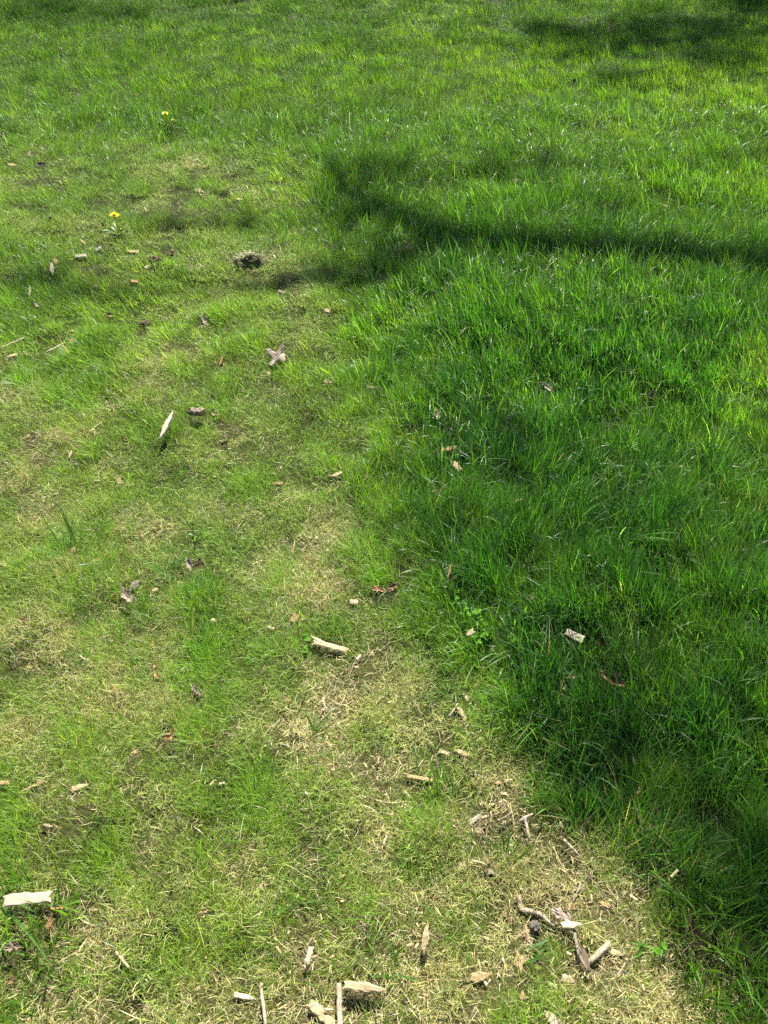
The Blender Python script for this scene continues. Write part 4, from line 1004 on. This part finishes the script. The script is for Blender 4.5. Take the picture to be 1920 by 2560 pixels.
# ------------------------------------------------------------------ clover and small weeds
def round_leaflet(rr):
    vs_ = [(0, 0, 0)]; fs = []
    for k in range(12):
        a = math.pi * 2 * k / 12; q_ = 1 - .12 * math.exp(-(a if a < 3.2 else 6.283 - a) ** 2 * 6)
        vs_.append((rr * (1 + math.cos(a) * q_), rr * .85 * math.sin(a), rr * .25 * abs(math.sin(a))))
    vs_[0] = (rr, 0, 0)
    for k in range(12): fs.append((0, 1 + k, 1 + (k + 1) % 12))
    return mesh_from(vs_, fs, True)
LFT = [round_leaflet(.0034), round_leaflet(.0042), round_leaflet(.0028)]
CLV = [ # u, v, size, number of leaves, height, label
 (768, 1592, 1, 4, .02, "dark green clover touching the tip of the forked wood splinter"),
 (756, 1630, 1, 4, .016, "low dark green clover just below the forked wood splinter"),
 (1150, 1512, 0, 5, .045, "pale green clover in dark grass, farthest of the cluster"),
 (1163, 1540, 0, 5, .045, "pale green clover at the left end of the cluster in dark grass"),
 (1192, 1545, 1, 6, .048, "largest pale green clover at the middle of the cluster"),
 (1200, 1562, 0, 4, .042, "pale green clover right under the middle of the cluster"),
 (1195, 1594, 0, 5, .042, "pale green clover right of the small pale chip in dark grass"),
 (1220, 1592, 1, 5, .044, "bright green clover right of its neighbour by the small pale chip"),
 (1280, 1602, 1, 5, .044, "bright green clover standing apart on the right of the cluster"),
 (1770, 2190, 1, 5, .045, "pale clover among broad blades near the right edge"),
 (1645, 2372, 1, 4, .03, "light green clover left of the upright dark leaf"),
]
for ci, (u, v, sz, nl, hh, label) in enumerate(CLV):
    p = at(u, v, 0); p.z = gzf(p.x, p.y); p = at(u, v, p.z + hh * .8); p.z = gzf(p.x, p.y)
    root = empty("clover", p); tag(root, label, "clover", "small clovers in the lawn"); r = random.Random(ci)
    for k in range(nl):
        a = r.uniform(0, 6.28); rr = r.uniform(.002, .013); top = Vector((math.cos(a) * rr, math.sin(a) * rr, hh * r.uniform(.75, 1.1)))
        st = link("stem", tube_mesh([(0, 0, 0), top * .5 + Vector((0, 0, .003)), top], [.0006, .0005, .0004], 5), M_CLOV, root)
        a0 = r.uniform(0, 6.28)
        for j in range(3):
            lf = link("leaflet", LFT[sz if r.random() < .7 else 2], M_CLOV, st); lf.location = top; lf.rotation_euler = (r.uniform(-.2, .2), R(r.uniform(-30, 5)), a0 + j * 2.094)

# ------------------------------------------------------------------ the tree that throws the branch shadows (stands ahead, above and beside the view)
def lifted(u, v, H):
    g_ = at(u, v); return Vector((g_.x, g_.y, 0)) + SUNV * (H / SUNV.z)
M_BARK = wood_mat("tree_bark", (.06, .045, .035), (.16, .12, .09), scale=(12, 12, 5), bump=1)
tb = Vector((6.2, 11.5, -.1))
tree = empty("broadleaf_tree", tb); tag(tree, "tall tree just leafing out whose limbs shade the lawn", "tree")
def tube_w(name, pts, rads, par=tree):
    loc = [Vector(p_) - tb for p_ in pts]
    fine, fr = [], []
    for k in range(len(loc) - 1):
        for q_ in range(3): fine.append(loc[k].lerp(loc[k + 1], q_ / 3) + Vector([random.uniform(-.02, .02) for _ in range(3)]) * (1 if q_ else 0)); fr.append(rads[k] * (1 - q_ / 3) + rads[k + 1] * q_ / 3)
    fine.append(loc[-1]); fr.append(rads[-1])
    return link(name, tube_mesh(fine, fr, 10, len(fine), .08), M_BARK, par)
T = lambda z, dx=0, dy=0: tb + Vector((dx, dy, z))
tube_w("trunk", [T(0), T(.4), T(2), T(4, -.1), T(6, -.2), T(8, -.25, -.1), T(10, -.1, -.2), T(12, 0, 0)], [.42, .32, .27, .24, .21, .17, .12, .05])
LIMBS = [ # shadow path on the ground and thickness, height of the limb
 ([(2300, 640), (1920, 672), (1700, 652), (1450, 650), (1200, 628), (1060, 590), (950, 548), (860, 495), (820, 440), (850, 410)], [.13, .085, .075, .07, .065, .055, .05, .04, .03, .015], 6.6, T(6, -.2)),
 ([(1100, 604), (1010, 660), (920, 705), (800, 725), (650, 728), (480, 735), (250, 755), (0, 745)], [.06, .055, .045, .03, .02, .014, .01, .006], 6.6, None),
 ([(960, 553), (840, 560), (640, 563), (430, 556), (300, 540)], [.035, .025, .018, .012, .008], 6.8, None),
 ([(880, 510), (940, 455), (1010, 430), (1120, 440)], [.03, .025, .02, .01], 6.2, None),
 ([(2300, 300), (1900, 400), (1560, 440), (1380, 460), (1290, 445), (1200, 470)], [.04, .025, .016, .014, .012, .008], 8.2, T(8, -.2)),
 ([(2300, 60), (1900, 90), (1650, 120), (1400, 150), (1250, 130)], [.10, .08, .06, .04, .02], 8.5, T(8, -.25)),
]
for path, rad, H, root_ in LIMBS:
    pts = [lifted(u, v, H + .15 * math.sin(k * 1.7)) for k, (u, v) in enumerate(path)]
    if root_ is not None: pts = [root_, root_.lerp(pts[0], .5) + Vector((0, 0, .3))] + pts; rad = [max(rad) * 1.3, max(rad) * 1.15] + rad
    tube_w("limb", pts, rad)
def leaves(name, clusters, label=None):
    Vv, Ff = [], []
    r = random.Random(5)
    for (u, v, su, sv, H, n_) in clusters:
        for k in range(n_):
            uu, vv = r.gauss(u, su), r.gauss(v, sv)
            if at(uu, vv).y < 0 or vv < -60: continue
            c = lifted(uu, vv, H + r.uniform(-.5, .5)) - tb
            a, b_, g_ = r.uniform(0, 6.28), r.uniform(-.8, .8), r.uniform(-.8, .8)
            Mx = Matrix.Rotation(a, 3, 'Z') @ Matrix.Rotation(b_, 3, 'X') @ Matrix.Rotation(g_, 3, 'Y'); s = r.uniform(.03, .055); i0 = len(Vv)
            for q_ in ((-1, 0, 0), (-.3, .5, .1), (.4, .45, .1), (1, 0, 0), (.4, -.45, .1), (-.3, -.5, .1)): Vv.append(c + Mx @ (Vector(q_) * s))
            Ff += [(i0, i0 + 1, i0 + 2, i0 + 3), (i0, i0 + 3, i0 + 4, i0 + 5)]
    o = link(name, mesh_from(Vv, Ff, False), M_BLADE, tree); o["kind"] = "stuff"; return o
leaves("crown", [
 (1720, 70, 110, 16, 10, 480), (1560, 110, 120, 20, 10, 430), (1800, 150, 100, 26, 10, 420), (1420, 80, 70, 12, 9, 200), (1560, 200, 60, 12, 9, 90), (1910, 20, 50, 16, 9, 600), (1880, 0, 60, 8, 9, 500),
 (230, 45, 130, 14, 9.0, 170), (80, 25, 60, 12, 9.0, 80),
 (870, 480, 100, 65, 9.5, 38), (920, 690, 100, 34, 9, 70), (800, 720, 60, 14, 7, 30), (1010, 580, 60, 20, 7, 50), (1260, 445, 90, 22, 9.5, 70), (1540, 530, 60, 14, 9.5, 22), (130, 720, 130, 25, 8, 60), (950, 460, 60, 20, 6.2, 40), (1300, 640, 200, 10, 6.2, 60), (500, 560, 60, 10, 6.1, 30),
 (1760, 2000, 170, 170, 10.5, 65), (1900, 2330, 90, 120, 10.5, 45), (1500, 1600, 190, 170, 10.5, 40), (1250, 1250, 130, 130, 10.5, 35),
 (3400, 300, 500, 150, 7.5, 1500), (3000, 900, 400, 200, 6.5, 700),
])
